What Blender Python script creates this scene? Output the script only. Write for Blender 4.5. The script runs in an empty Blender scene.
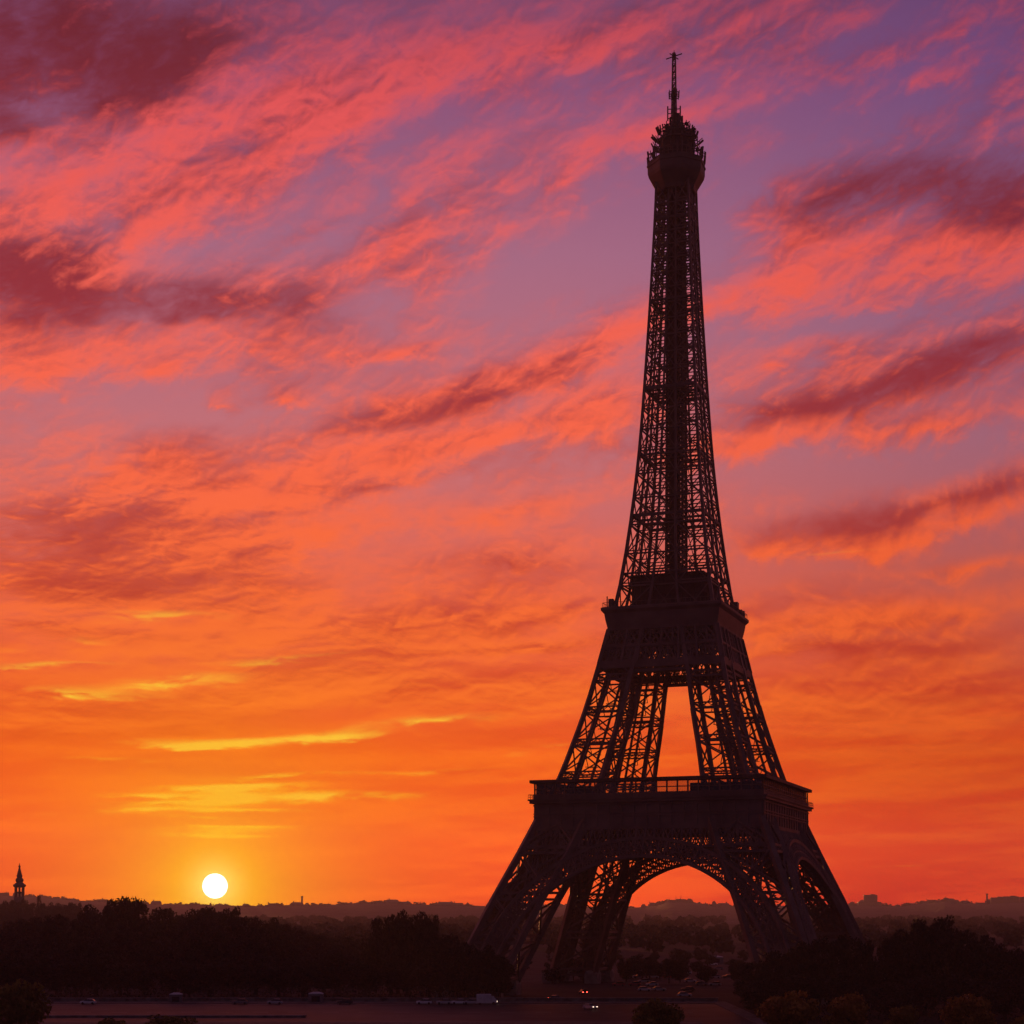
import bpy, bmesh, math, random
import numpy as np
from mathutils import Vector, Matrix

R = math.radians
random.seed(7)
scene = bpy.context.scene
COL = scene.collection

# ------------------------------------------------------------------ camera
F = 1700.0                      # focal length in pixels of the 1024 frame
EYE = 27.0                      # eye height above the esplanade
cam_d = bpy.data.cameras.new("camera")
cam_d.sensor_width = 36.0
cam_d.lens = F / 1024 * 36.0
cam_d.shift_y = 394 / 1024      # level camera, rising front: horizon at row 906
cam_d.clip_start = 1.0
cam_d.clip_end = 60000.0
cam = bpy.data.objects.new("camera", cam_d)
cam.location = (0, 0, EYE)
cam.rotation_euler = (R(90), 0, 0)
COL.objects.link(cam)
scene.camera = cam

# ------------------------------------------------------------------ colour management
scene.view_settings.view_transform = 'Standard'
scene.view_settings.look = 'None'
scene.view_settings.exposure = 0.0
scene.view_settings.gamma = 1.0
scene.view_settings.use_curve_mapping = False
cy = scene.cycles
cy.use_denoising = True
cy.max_bounces = 6
cy.diffuse_bounces = 2
cy.glossy_bounces = 2
cy.transmission_bounces = 4
cy.transparent_max_bounces = 12
cy.volume_bounces = 0
cy.sample_clamp_indirect = 3.0

# ------------------------------------------------------------------ sky directions
HOR = 906.0
def az_el(x, y):
    u, v = (x - 512) / F, (HOR - y) / F
    az = math.atan(u)
    return az, math.atan(v * math.cos(az))
SUN_AZ, SUN_EL = az_el(215, 886)
HAZE_D, HAZE_G = 1.2e-4, 0.2
SUN_DIR = Vector((math.sin(SUN_AZ) * math.cos(SUN_EL), math.cos(SUN_AZ) * math.cos(SUN_EL), math.sin(SUN_EL)))

def lin(c):
    return tuple(((v / 255) / 12.92 if v <= 10.3 else ((v / 255 + 0.055) / 1.055) ** 2.4) for v in c[:3])

# ------------------------------------------------------------------ tiny node-expression helper
class NX:
    tree = None
    def __init__(self, s): self.s = s
    @classmethod
    def _in(cls, sock, v):
        if isinstance(v, NX): cls.tree.links.new(v.s, sock)
        else: sock.default_value = v
    @classmethod
    def m(cls, op, a, b=None, c=None, clamp=False):
        n = cls.tree.nodes.new('ShaderNodeMath'); n.operation = op; n.use_clamp = clamp
        cls._in(n.inputs[0], a)
        if b is not None: cls._in(n.inputs[1], b)
        if c is not None: cls._in(n.inputs[2], c)
        return NX(n.outputs[0])
    def __add__(s, o): return NX.m('ADD', s, o)
    __radd__ = __add__
    def __sub__(s, o): return NX.m('SUBTRACT', s, o)
    def __rsub__(s, o): return NX.m('SUBTRACT', o, s)
    def __mul__(s, o): return NX.m('MULTIPLY', s, o)
    __rmul__ = __mul__
    def __truediv__(s, o): return NX.m('DIVIDE', s, o)
    def clamp(s): return NX.m('ADD', s, 0.0, clamp=True)
def sstep(a, b, x):
    n = NX.tree.nodes.new('ShaderNodeMapRange'); n.interpolation_type = 'SMOOTHSTEP'
    NX._in(n.inputs[0], x); n.inputs[1].default_value = a; n.inputs[2].default_value = b
    return NX(n.outputs[0])
def comb(x, y, z=0.0):
    n = NX.tree.nodes.new('ShaderNodeCombineXYZ')
    for i, v in enumerate((x, y, z)): NX._in(n.inputs[i], v)
    return NX(n.outputs[0])
def noise(vec, scale, detail=6, rough=0.55, dist=0.0, col=False):
    n = NX.tree.nodes.new('ShaderNodeTexNoise')
    NX._in(n.inputs['Vector'], vec)
    n.inputs['Scale'].default_value = scale; n.inputs['Detail'].default_value = detail
    n.inputs['Roughness'].default_value = rough; n.inputs['Distortion'].default_value = dist
    return NX(n.outputs[1 if col else 0])
def ramp(fac, stops, span=1.0):
    n = NX.tree.nodes.new('ShaderNodeValToRGB')
    NX._in(n.inputs[0], fac)
    cr = n.color_ramp
    while len(cr.elements) < len(stops): cr.elements.new(0.5)
    for e, (p, c) in zip(cr.elements, stops):
        e.position = p / span; e.color = (*lin(c), 1)
    return NX(n.outputs[0])
def mixc(f, a, b, mode='MIX'):
    n = NX.tree.nodes.new('ShaderNodeMix'); n.data_type = 'RGBA'; n.blend_type = mode
    NX._in(n.inputs[0], f)
    for k, v in ((6, a), (7, b)):
        NX._in(n.inputs[k], v if isinstance(v, NX) else (*v, 1))
    return NX(n.outputs[2])
def vmath(op, a, b=None, s=None):
    n = NX.tree.nodes.new('ShaderNodeVectorMath'); n.operation = op
    NX._in(n.inputs[0], a)
    if b is not None: NX._in(n.inputs[1], b)
    if s is not None: NX._in(n.inputs['Scale'], s)
    return n

# ------------------------------------------------------------------ world: sunset sky with lit cirrus and altocumulus banks
world = bpy.data.worlds.new("World")
scene.world = world
world.use_nodes = True
wt = world.node_tree
wt.nodes.clear()
NX.tree = wt
world.cycles.sampling_method = 'MANUAL'
world.cycles.sample_map_resolution = 512

gen = NX(wt.nodes.new('ShaderNodeTexCoord').outputs['Generated'])
sx = wt.nodes.new('ShaderNodeSeparateXYZ'); wt.links.new(gen.s, sx.inputs[0])
dx, dy, dz = NX(sx.outputs[0]), NX(sx.outputs[1]), NX(sx.outputs[2])
K = F / 100.0
AZ = NX.m('ARCTAN2', dx, dy)
U = AZ * K
V = NX.m('ARCSINE', dz) * K

# cloud-layer coordinates: azimuth/elevation turned along the drift of the banks, drawn out towards the horizon
E = 2.718
G = V + 2.6 * (1.0 - NX.m('POWER', E, V * -0.5))
alp = NX.m('MULTIPLY_ADD', sstep(1.2, 5.0, V), R(20), R(3))
ca, sa = NX.m('COSINE', alp), NX.m('SINE', alp)
P1 = U * ca + V * sa
P2 = G * ca - U * sa
nA = noise(comb(P1 * 0.30, P2 * 0.62), 1.0, 4, 0.5, 0.2, col=True)
nE = noise(comb(P1 * 0.36, P2 * 0.95), 1.05, 8, 0.55, 0.35)
nEb = noise(comb(P1 * 0.36, (P2 - 0.20) * 0.95), 1.05, 8, 0.55, 0.35)        # the same banks a little lower down: what the light meets first
nF = noise(comb(P1 * 0.62, P2 * 1.1, 4.4), 4.2, 6, 0.58, 0.5)
nFb = noise(comb(P1 * 0.62, (P2 - 0.05) * 1.1, 4.4), 4.2, 6, 0.58, 0.5)
nG = noise(comb(P1 * 0.55, P2 * 1.35, 2.2), 10.0, 5, 0.62, 0.6)              # fine ripple of the altocumulus
nS = noise(comb(U * 0.22 + nE * 0.25, V * 2.3 - U * 0.08, 5.2), 1.7, 6, 0.55, 0.25)       # long low streaks
sepA = wt.nodes.new('ShaderNodeSeparateColor'); wt.links.new(nA.s, sepA.inputs[0])
a1, a2, a3 = (NX(sepA.outputs[i]) for i in range(3))
wu = U + (a1 - 0.5) * 1.8 + (nF - 0.5) * 0.5
wv = V + (a2 - 0.5) * 0.9 + (nE - 0.5) * 0.7 + (nF - 0.5) * 0.28
W = comb(wu, wv)

def banks(lst, sharp=2.7, amp=1.45):
    tot = None
    for (x, y, hl, hw, ang, a) in lst:
        az, el = az_el(x, y)
        mp = wt.nodes.new('ShaderNodeMapping'); mp.vector_type = 'TEXTURE'
        wt.links.new(W.s, mp.inputs[0])
        mp.inputs[1].default_value = (az * K, el * K, 0)
        mp.inputs[2].default_value = (0, 0, R(ang))
        mp.inputs[3].default_value = (hl / 100 * sharp, hw / 100 * sharp, 1)
        g = wt.nodes.new('ShaderNodeTexGradient'); g.gradient_type = 'QUADRATIC_SPHERE'
        wt.links.new(mp.outputs[0], g.inputs[0])
        o = NX(g.outputs[1])
        tot = o * (a * amp) if tot is None else NX.m('MULTIPLY_ADD', o, a * amp, tot)
    return tot

LIT = [  # x, y, half length, half width, tilt, amount
 (60,195,95,28,4,1.0),(20,225,60,22,-8,.6),(150,165,70,25,10,.8),(250,130,110,26,14,.85),(360,110,90,30,14,.8),(430,85,90,24,20,.9),
 (500,110,30,14,25,.4),(570,60,75,24,17,.75),(700,20,130,18,8,.45),(300,55,120,16,6,.35),(130,90,60,8,-10,.5),
 (690,125,75,12,22,.75),(610,160,50,14,20,.6),(560,190,60,12,20,.35),
 (310,265,60,12,15,.6),(400,225,85,16,28,.8),(480,190,50,12,28,.5),(360,265,90,16,14,.75),
 (110,368,120,22,5,1.0),(60,345,90,18,0,.9),(230,350,70,18,6,.9),(260,325,50,14,12,.6),
 (400,340,40,7,8,.8),(305,398,14,6,0,.8),(235,411,16,5,-12,.8),(25,412,40,6,-4,.5),
 (150,465,60,22,12,.9),(90,485,90,26,8,.7),
 (420,395,90,14,18,.6),(520,365,90,18,16,.75),(620,330,60,22,14,.7),(590,395,60,20,10,.7),
 (330,470,120,22,12,.9),(470,445,110,18,10,.9),(590,420,70,18,14,.7),(260,510,100,26,10,.7),
 (330,545,150,24,8,.8),(500,520,90,14,14,.6),(120,560,130,22,6,.6),(200,600,200,26,4,.8),(420,600,160,16,6,.5),
 (560,550,80,14,12,.5),(480,640,160,20,4,.6),(150,650,200,26,2,.8),(560,600,90,12,5,.45),
 (310,690,260,24,2,.7),(520,700,150,20,3,.6),(100,700,160,20,0,.6),
 (930,76,26,8,16,.9),(975,62,30,8,14,.5),(920,122,22,7,4,.5),(860,85,40,6,10,.4),(770,190,26,12,10,.6),(965,15,60,10,8,.5),
 (800,238,45,14,8,.8),(870,245,60,12,10,.6),(960,230,60,14,14,.5),(800,280,120,20,8,.8),(930,275,90,16,10,.8),(740,300,60,18,8,.7),
 (790,350,60,16,-4,.95),(840,345,30,8,-6,.6),(740,380,50,16,2,.6),(800,432,95,14,6,1.0),(900,400,60,8,10,.5),(960,415,60,8,6,.7),
 (730,445,40,12,4,.6),(860,315,60,8,4,.6),
 (860,525,110,12,6,.9),(960,510,70,12,8,.8),(985,555,45,6,3,1.0),(850,560,50,6,4,.6),(760,540,40,12,8,.6),
 (940,600,120,22,6,.8),(800,625,90,16,6,.6),(900,660,130,16,3,.8),(820,690,120,16,3,.7),(960,700,90,14,4,.7),(900,735,140,12,2,.5),
 (760,590,60,8,10,.5),
]
DARK = [
 (55,60,85,34,10,.8),(0,20,80,40,0,.8),(150,75,60,22,10,.6),(20,125,70,14,-6,.7),(220,40,110,30,8,.5),(100,20,120,30,0,.5),
 (60,285,110,30,-4,.95),(10,255,60,20,0,.6),(120,318,120,14,2,.6),(170,300,90,20,4,.8),(255,300,60,14,12,.6),(100,330,90,12,4,.6),(285,235,45,9,15,.5),
 (70,540,110,28,-1,.85),(30,510,70,14,4,.5),(150,520,70,12,8,.4),(200,445,60,9,14,.3),
 (480,388,80,13,14,.85),(400,420,70,12,14,.5),(570,360,50,10,15,.5),(330,440,50,8,14,.3),
 (500,575,110,11,3,.65),(420,610,120,9,2,.35),(330,650,130,9,1,.3),(560,645,110,10,2,.5),(300,500,60,6,10,.2),
 (420,680,140,9,2,.4),(200,720,180,8,1,.25),(560,730,120,10,2,.35),
 (920,165,130,30,10,.8),(830,205,80,18,12,.6),(1000,190,60,26,12,.6),(760,140,60,12,10,.3),(900,40,60,10,5,.2),
 (870,388,100,16,10,.95),(970,355,70,20,10,.9),(800,400,60,12,2,.5),(720,260,40,10,0,.2),
 (930,495,120,13,9,.9),(820,510,70,10,6,.5),(1000,485,50,14,8,.5),
 (880,615,150,10,4,.55),(780,650,100,8,3,.45),(930,680,110,9,2,.5),(850,710,120,7,1,.4),(980,640,60,8,2,.4),
 (880,780,140,16,1,.3),
 (60,105,100,18,0,.6),(90,580,140,12,3,.6),(300,628,150,10,3,.7),(60,635,90,8,1,.5),(420,655,130,10,4,.7),(540,612,90,10,8,.6),(250,560,90,10,9,.55),
 (380,500,80,9,14,.5),(180,700,150,8,1,.5),(450,705,120,9,2,.6),(320,765,150,7,1,.4),(520,765,110,8,1,.5),(80,720,120,7,0,.4),(560,690,60,8,6,.5),
 (780,600,80,8,6,.5),(900,640,120,8,4,.6),(800,735,120,8,1,.5),(950,740,90,8,1,.5),(880,700,100,7,3,.5),
]
YEL = [
 (220,741,120,3.5,1,1.0),(330,738,70,4,3,.8),(420,722,80,4,7,.6),(220,790,70,4,2,1.0),(150,812,80,3,2,.8),(310,796,110,3.5,2,.9),
 (215,833,75,2.5,1,.9),(230,839,50,2,0,.7),(190,676,80,5,5,.55),(90,690,120,4,1,.5),(60,662,70,4,2,.5),(160,612,70,5,4,.5),
 (235,786,70,2.2,2,.9),(190,804,80,2,2,.9),(245,811,70,2,1,.8),(180,820,60,1.8,1,.8),(225,828,70,1.6,0,.9),(205,838,55,1.6,0,.9),(260,776,70,2.2,3,.7),(150,797,60,2,1,.7),
 (230,800,60,4,4,.7),(420,770,120,3,2,.4),(90,760,90,3,1,.4),(560,745,90,3,2,.3),(60,640,70,4,2,.4),(300,655,100,4,3,.35),
 (840,548,90,3,4,.25),(880,865,120,1.2,0,.3),(860,805,120,1.5,1,.25),
]
GAP = [   # clear lavender openings between the banks
 (370,285,60,26,14,.9),(330,265,40,18,14,.6),(600,235,60,34,12,.9),(520,270,60,22,18,.7),(250,425,60,12,10,.8),(120,410,70,10,0,.6),
 (820,330,80,10,4,.9),(700,240,40,30,0,.7),(900,90,90,40,10,.7),(780,110,60,30,10,.7),(960,140,50,20,0,.5),(640,120,60,20,20,.3),
 (860,455,110,14,4,1.0),(960,450,60,12,4,.8),(850,558,90,10,3,.9),(950,572,70,8,2,.6),(800,668,60,9,2,.7),
 (470,505,80,16,8,.6),(610,520,50,26,8,.8),(560,480,50,12,14,.6),(250,235,60,14,10,.4),(300,190,60,12,12,.4),(550,130,40,14,18,.6),
 (840,590,60,6,3,.5),(150,235,60,10,0,.5),(730,560,40,20,0,.6),(560,310,50,14,16,.5),
]
mL = banks(LIT, 2.4, 1.4)
mD = banks(DARK, 2.5, 1.4)
mG = banks(GAP, 2.5, 1.3)
W = comb(U + (a1 - 0.5) * 1.2 + (nS - 0.5) * 1.6, V + (a2 - 0.5) * 0.25 + ((nS - 0.5) * 0.42 + (nF - 0.5) * 0.16) * sstep(0.3, 2.0, V))
mY = banks([(x, y, hl * .78, hw * 1.15, an, a) for x, y, hl, hw, an, a in YEL], 2.6, 1.7)

relief = (nE - nEb) * 6.5 + (nF - nFb) * 2.4
body = (nE - 0.5) * 3.0 + (nF - 0.5) * 1.7 + (nG - 0.5) * 0.8
dens = sstep(-0.45, 1.55, NX.m('MINIMUM', mL + mD * 0.9, 1.35) * 0.8 - mG * 0.7 + body + 0.16)
litn = sstep(-1.25, 1.05, relief + NX.m('MINIMUM', mL, 0.9) * 0.7 - mD * 1.05 + (nF - 0.5) * 1.5 + (nG - 0.5) * 0.9 + (0.5 - nE) * 2.2 + 0.05)
stre = sstep(0.18, 1.7, mY * (1.0 + (nS - 0.5) * 3.0 + (nF - 0.5) * 2.4) + (nS - 0.5) * 0.5) * sstep(4.2, 3.2, V)

V9 = (V / 10.0).clamp()
CLEAR = ramp(V9, [(0,(232,62,16)),(0.5,(255,88,12)),(1.2,(255,100,22)),(2.2,(246,98,56)),(3.2,(226,102,84)),(4.4,(200,114,120)),(6.2,(170,108,134)),(7.6,(142,86,126)),(9.2,(104,62,98)),(10,(80,52,90))], 10)
LITC = ramp(V9, [(0,(255,84,12)),(1.0,(255,110,18)),(2.2,(255,116,44)),(3.2,(255,108,56)),(4.5,(255,106,74)),(6.0,(248,100,86)),(7.4,(232,88,90)),(8.6,(186,68,86)),(10,(120,50,70))], 10)
DARKC = ramp(V9, [(0,(190,54,20)),(1.6,(206,64,24)),(2.6,(194,60,42)),(3.8,(176,58,56)),(5.2,(156,50,60)),(7.0,(132,44,58)),(8.6,(98,32,46)),(10,(60,24,40))], 10)

right = sstep(0.0, 5.5, U)
cool = mixc(right, CLEAR, mixc(1.0, CLEAR, (0.62, 0.76, 0.98), 'MULTIPLY'))
litr = mixc(right, LITC, mixc(1.0, LITC, (0.86, 0.78, 0.80), 'MULTIPLY'))
darr = mixc(right, DARKC, mixc(1.0, DARKC, (0.82, 0.86, 0.95), 'MULTIPLY'))
low = sstep(3.4, 0.9, V)                           # towards the horizon the layer thins into one orange veil
c = mixc(dens, cool, mixc(litn, darr, litr))
veil = mixc(sstep(0.36, 0.66, nS + relief * 0.10), mixc(1.0, CLEAR, (0.84, 0.60, 0.6), 'MULTIPLY'), mixc(1.0, LITC, (1.0, 0.98, 1.0), 'MULTIPLY'))
c = mixc(low * 0.75, c, veil)
c = mixc(right * low, c, mixc(1.0, c, (0.74, 0.60, 0.95), 'MULTIPLY'))
c = mixc(stre, c, lin((255, 208, 62)))
# glow round the sun
dn = vmath('DOT_PRODUCT', gen, tuple(SUN_DIR))
ang = NX.m('ARCCOSINE', NX.m('MINIMUM', NX(dn.outputs['Value']), 1.0)) * K      # 1.0 = 100 px of the frame
halo = NX.m('POWER', 2.718, ang * -1.35)
halo2 = NX.m('POWER', 2.718, ang * -0.42)
c = mixc((halo2 * 0.6 * sstep(3.6, 0.2, V)), c, lin((255, 104, 6)))
c = mixc((halo * 1.05).clamp(), c, lin((255, 190, 4)))
c = mixc(NX.m('POWER', 2.718, ang * -7.0) * 1.6, c, (1.15, 0.80, 0.16))
# the rest of the dome: away from the sunset the sky is already dusk, below the horizon it is dark
turn = NX.m('COSINE', AZ - SUN_AZ)
dusk = sstep(-0.4, 0.86, turn)
c = mixc(dusk, lin((64, 48, 70)), c)
c = mixc(sstep(9.5, 16.0, V), c, lin((70, 46, 72)))
c = mixc(sstep(-0.3, -3.0, V), c, lin((40, 20, 24)))
path = NX.m('MINIMUM', NX.m('DIVIDE', 300.0, NX.m('MAXIMUM', dz, 0.001)), 7300.0)
T_inv = NX.m('POWER', 2.718, path * HAZE_D)                     # the sky beyond the ground haze is brighter than it looks through it
air = NX(vmath('SCALE', (0.12, 0.032, 0.026), s=T_inv - 1.0).outputs[0])
c = NX(vmath('SCALE', c, s=T_inv).outputs[0])
c = NX(vmath('MAXIMUM', NX(vmath('SUBTRACT', c, air).outputs[0]), (0.004, 0.004, 0.004)).outputs[0])
disc = sstep(0.127, 0.112, ang)
bg = wt.nodes.new('ShaderNodeBackground'); bg.inputs[1].default_value = 1.0
col = mixc(disc, c, (9.0, 8.4, 7.2))
wt.links.new(col.s, bg.inputs[0])
sky = wt.nodes.new('ShaderNodeTexSky'); sky.sky_type = 'NISHITA'; sky.sun_disc = False
sky.sun_elevation = SUN_EL; sky.sun_rotation = SUN_AZ
sky.air_density = 1.5; sky.dust_density = 4.0
bs = wt.nodes.new('ShaderNodeBackground'); bs.inputs[1].default_value = 0.05
wt.links.new(sky.outputs[0], bs.inputs[0])
addw = wt.nodes.new('ShaderNodeMixShader'); addw.inputs[0].default_value = 0.08
wt.links.new(bg.outputs[0], addw.inputs[1]); wt.links.new(bs.outputs[0], addw.inputs[2])
wout = wt.nodes.new('ShaderNodeOutputWorld')
wt.links.new(addw.outputs[0], wout.inputs[0])

# ------------------------------------------------------------------ the low sun
sun_d = bpy.data.lights.new("sun", 'SUN')
sun_d.energy = 2.0
sun_d.angle = R(0.5)
sun_d.color = (1.0, 0.36, 0.12)
sun = bpy.data.objects.new("sun", sun_d)
COL.objects.link(sun)
sun.rotation_euler = (-SUN_DIR).to_track_quat('-Z', 'Y').to_euler()

# ====================================================================== builders
def mat(name, base, rough=0.7, spec=0.3, metal=0.0, noise_amt=0.25, nscale=0.6, emit=None, estr=0.0, base2=None):
    m = bpy.data.materials.new(name); m.use_nodes = True
    t = m.node_tree; b = t.nodes['Principled BSDF']
    b.inputs['Roughness'].default_value = rough
    b.inputs['Specular IOR Level'].default_value = spec
    b.inputs['Metallic'].default_value = metal
    if noise_amt > 0:
        tc = t.nodes.new('ShaderNodeTexCoord'); n = t.nodes.new('ShaderNodeTexNoise')
        t.links.new(tc.outputs['Object'], n.inputs['Vector'])
        n.inputs['Scale'].default_value = nscale; n.inputs['Detail'].default_value = 5
        r = t.nodes.new('ShaderNodeMix'); r.data_type = 'RGBA'
        mr = t.nodes.new('ShaderNodeMapRange'); mr.inputs[1].default_value = 0.35; mr.inputs[2].default_value = 0.65
        t.links.new(n.outputs[0], mr.inputs[0]); t.links.new(mr.outputs[0], r.inputs[0])
        c1 = base; c2 = base2 or tuple(min(1, v * (1 + noise_amt)) for v in base)
        c0 = tuple(v * (1 - noise_amt) for v in c1)
        r.inputs[6].default_value = (*c0, 1); r.inputs[7].default_value = (*c2, 1)
        t.links.new(r.outputs[2], b.inputs['Base Color'])
    else:
        b.inputs['Base Color'].default_value = (*base, 1)
    if emit:
        b.inputs['Emission Color'].default_value = (*emit, 1); b.inputs['Emission Strength'].default_value = estr
    return m

class MB:
    """collects boxes, beams, rings into one mesh"""
    def __init__(s): s.v = []; s.f = []
    def add(s, vs, fs):
        o = len(s.v); s.v.extend(vs); s.f.extend([tuple(i + o for i in f) for f in fs])
    def box(s, c, d, rz=0.0):
        x, y, z = (k / 2 for k in d); ca, sa = math.cos(rz), math.sin(rz)
        vs = []
        for k in (-1, 1):
            for (a, b) in ((-1, -1), (1, -1), (1, 1), (-1, 1)):
                px, py = a * x, b * y
                vs.append((c[0] + px * ca - py * sa, c[1] + px * sa + py * ca, c[2] + k * z))
        s.add(vs, [(3, 2, 1, 0), (4, 5, 6, 7), (0, 1, 5, 4), (1, 2, 6, 5), (2, 3, 7, 6), (3, 0, 4, 7)])
    def beam(s, p, q, w, h=None):
        h = h or w
        p, q = Vector(p), Vector(q); d = q - p
        if d.length < 1e-6: return
        d.normalize()
        up = Vector((0, 0, 1)) if abs(d.z) < 0.95 else Vector((0, 1, 0))
        a = d.cross(up).normalized() * (w / 2); b = a.cross(d).normalized() * (h / 2)
        vs = [p - a - b, p + a - b, p + a + b, p - a + b, q - a - b, q + a - b, q + a + b, q - a + b]
        s.add([tuple(v) for v in vs], [(3, 2, 1, 0), (4, 5, 6, 7), (0, 1, 5, 4), (1, 2, 6, 5), (2, 3, 7, 6), (3, 0, 4, 7)])
    def tube(s, p, q, r0, r1, n=8):
        p, q = Vector(p), Vector(q); d = (q - p).normalized()
        up = Vector((0, 0, 1)) if abs(d.z) < 0.95 else Vector((0, 1, 0))
        a = d.cross(up).normalized(); b = a.cross(d)
        vs = [tuple(c + (a * math.cos(2 * math.pi * k / n) + b * math.sin(2 * math.pi * k / n)) * r) for c, r in ((p, r0), (q, r1)) for k in range(n)]
        s.add(vs, [(k, (k + 1) % n, n + (k + 1) % n, n + k) for k in range(n)] + [tuple(range(n - 1, -1, -1)), tuple(range(n, 2 * n))])
    def lathe(s, prof, n=8, c=(0, 0), a0=0.0, square=False):
        """prof: list of (r, z) from bottom to top"""
        vs = []
        for (r, z) in prof:
            for k in range(n):
                a = a0 + 2 * math.pi * k / n
                vs.append((c[0] + r * math.cos(a), c[1] + r * math.sin(a), z))
        fs = []
        for j in range(len(prof) - 1):
            for k in range(n):
                fs.append((j * n + k, j * n + (k + 1) % n, (j + 1) * n + (k + 1) % n, (j + 1) * n + k))
        fs.append(tuple(range(n - 1, -1, -1))); fs.append(tuple((len(prof) - 1) * n + k for k in range(n)))
        s.add(vs, fs)
    def build(s, name, m, parent=None, loc=None):
        me = bpy.data.meshes.new(name); me.from_pydata(s.v, [], s.f); me.update()
        if m is not None: me.materials.append(m)
        o = bpy.data.objects.new(name, me); COL.objects.link(o)
        if parent: o.parent = parent
        if loc: o.location = loc
        return o

def tag(o, label=None, cat=None, group=None, kind=None):
    for k, v in (('label', label), ('category', cat), ('group', group), ('kind', kind)):
        if v: o[k] = v
    return o
def empty(name, loc, rz=0.0, label=None, cat=None, group=None):
    o = bpy.data.objects.new(name, None); COL.objects.link(o)
    o.location = loc; o.rotation_euler = (0, 0, rz); o.empty_display_size = 1.0
    return tag(o, label, cat, group)
def copy_tree(o, parent=None):
    c = o.copy(); COL.objects.link(c)
    if parent: c.parent = parent
    for ch in list(o.children): copy_tree(ch, c)
    return c
def at(px, y, Y):            # the world point seen at a pixel, at distance Y
    return ((px - 512) / F * Y, Y, EYE + (HOR - y) / F * Y)

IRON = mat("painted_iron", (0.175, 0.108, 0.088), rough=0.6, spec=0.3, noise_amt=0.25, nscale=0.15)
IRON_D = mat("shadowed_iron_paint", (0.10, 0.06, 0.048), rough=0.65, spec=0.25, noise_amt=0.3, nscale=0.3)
STONE = mat("pale_stone", (0.30, 0.26, 0.21), rough=0.9, noise_amt=0.25, nscale=0.5)
def glass_mat():
    m = bpy.data.materials.new("gallery_glass"); m.use_nodes = True
    t = m.node_tree; t.nodes.clear()
    o = t.nodes.new('ShaderNodeOutputMaterial'); mx = t.nodes.new('ShaderNodeMixShader')
    tr = t.nodes.new('ShaderNodeBsdfTransparent'); gl = t.nodes.new('ShaderNodeBsdfGlossy')
    tr.inputs[0].default_value = (0.72, 0.68, 0.66, 1); gl.inputs['Roughness'].default_value = 0.08
    fr = t.nodes.new('ShaderNodeFresnel'); fr.inputs[0].default_value = 1.45
    t.links.new(fr.outputs[0], mx.inputs[0]); t.links.new(tr.outputs[0], mx.inputs[1]); t.links.new(gl.outputs[0], mx.inputs[2])
    t.links.new(mx.outputs[0], o.inputs[0]); return m
GLASS = glass_mat()

# ====================================================================== the iron tower
T = empty('lattice_tower', (52.2, 540.0, 0.0), -R(20.3),
          'tall dark wrought iron lattice tower on four arched legs under the sunset sky', 'tower')
ZS = [0, 27.3, 44.8, 57, 68.6, 73.4, 88, 102.9, 122.9, 140.1, 168.7, 197.3, 225.9, 251.3, 262]
SS = [114, 91.2, 76.0, 66.0, 56.8, 54.0, 45.6, 38.6, 30.0, 25.0, 19.2, 15.6, 12.7, 10.6, 10.2]
WZ = [0, 27, 45, 57, 66, 74, 98, 115, 123, 169, 197, 226, 251, 262]
WW = [15.6, 15.2, 15.6, 15.0, 13.6, 12.6, 11.2, 11.0, 10.8, 7.2, 6.0, 4.9, 4.1, 4.0]
_t = [0.0] * len(ZS)
for i in range(len(ZS)):
    a, b = max(0, i - 1), min(len(ZS) - 1, i + 1)
    _t[i] = (math.log(SS[b]) - math.log(SS[a])) / (ZS[b] - ZS[a])
def S(z):
    z = min(max(z, 0), 262)
    for i in range(len(ZS) - 1):
        if z <= ZS[i + 1]: break
    h = ZS[i + 1] - ZS[i]; u = (z - ZS[i]) / h
    a, b = math.log(SS[i]), math.log(SS[i + 1])
    return math.exp((2*u**3 - 3*u*u + 1) * a + (u**3 - 2*u*u + u) * h * _t[i] + (-2*u**3 + 3*u*u) * b + (u**3 - u*u) * h * _t[i + 1])
def Wd(z): return float(np.interp(z, WZ, WW))

def leg_pt(sx, sy, i, j, z):
    """chord of leg (sx, sy): i, j = 0 outer, 1 inner"""
    s, w = S(z) / 2, Wd(z)
    return Vector((sx * (s - w * i), sy * (s - w * j), z))

def twin(mb, a, b, gap, t, lace=True, n=None):
    """a light lattice girder: two flats with zigzag lacing"""
    a, b = Vector(a), Vector(b); d = (b - a)
    L = d.length; d.normalize()
    side = d.cross(Vector((0, 0, 1)))
    if side.length < 0.1: side = Vector((1, 0, 0))
    off = side.cross(d).normalized() * (gap / 2)
    mb.beam(a + off, b + off, t); mb.beam(a - off, b - off, t)
    if lace:
        n = n or max(2, int(L / (gap * 1.3)))
        for k in range(n):
            p, q = a + d * (L * k / n), a + d * (L * (k + 1) / n)
            s = 1 if k % 2 else -1
            mb.beam(p + off * s, q - off * s, t * 0.6)

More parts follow.
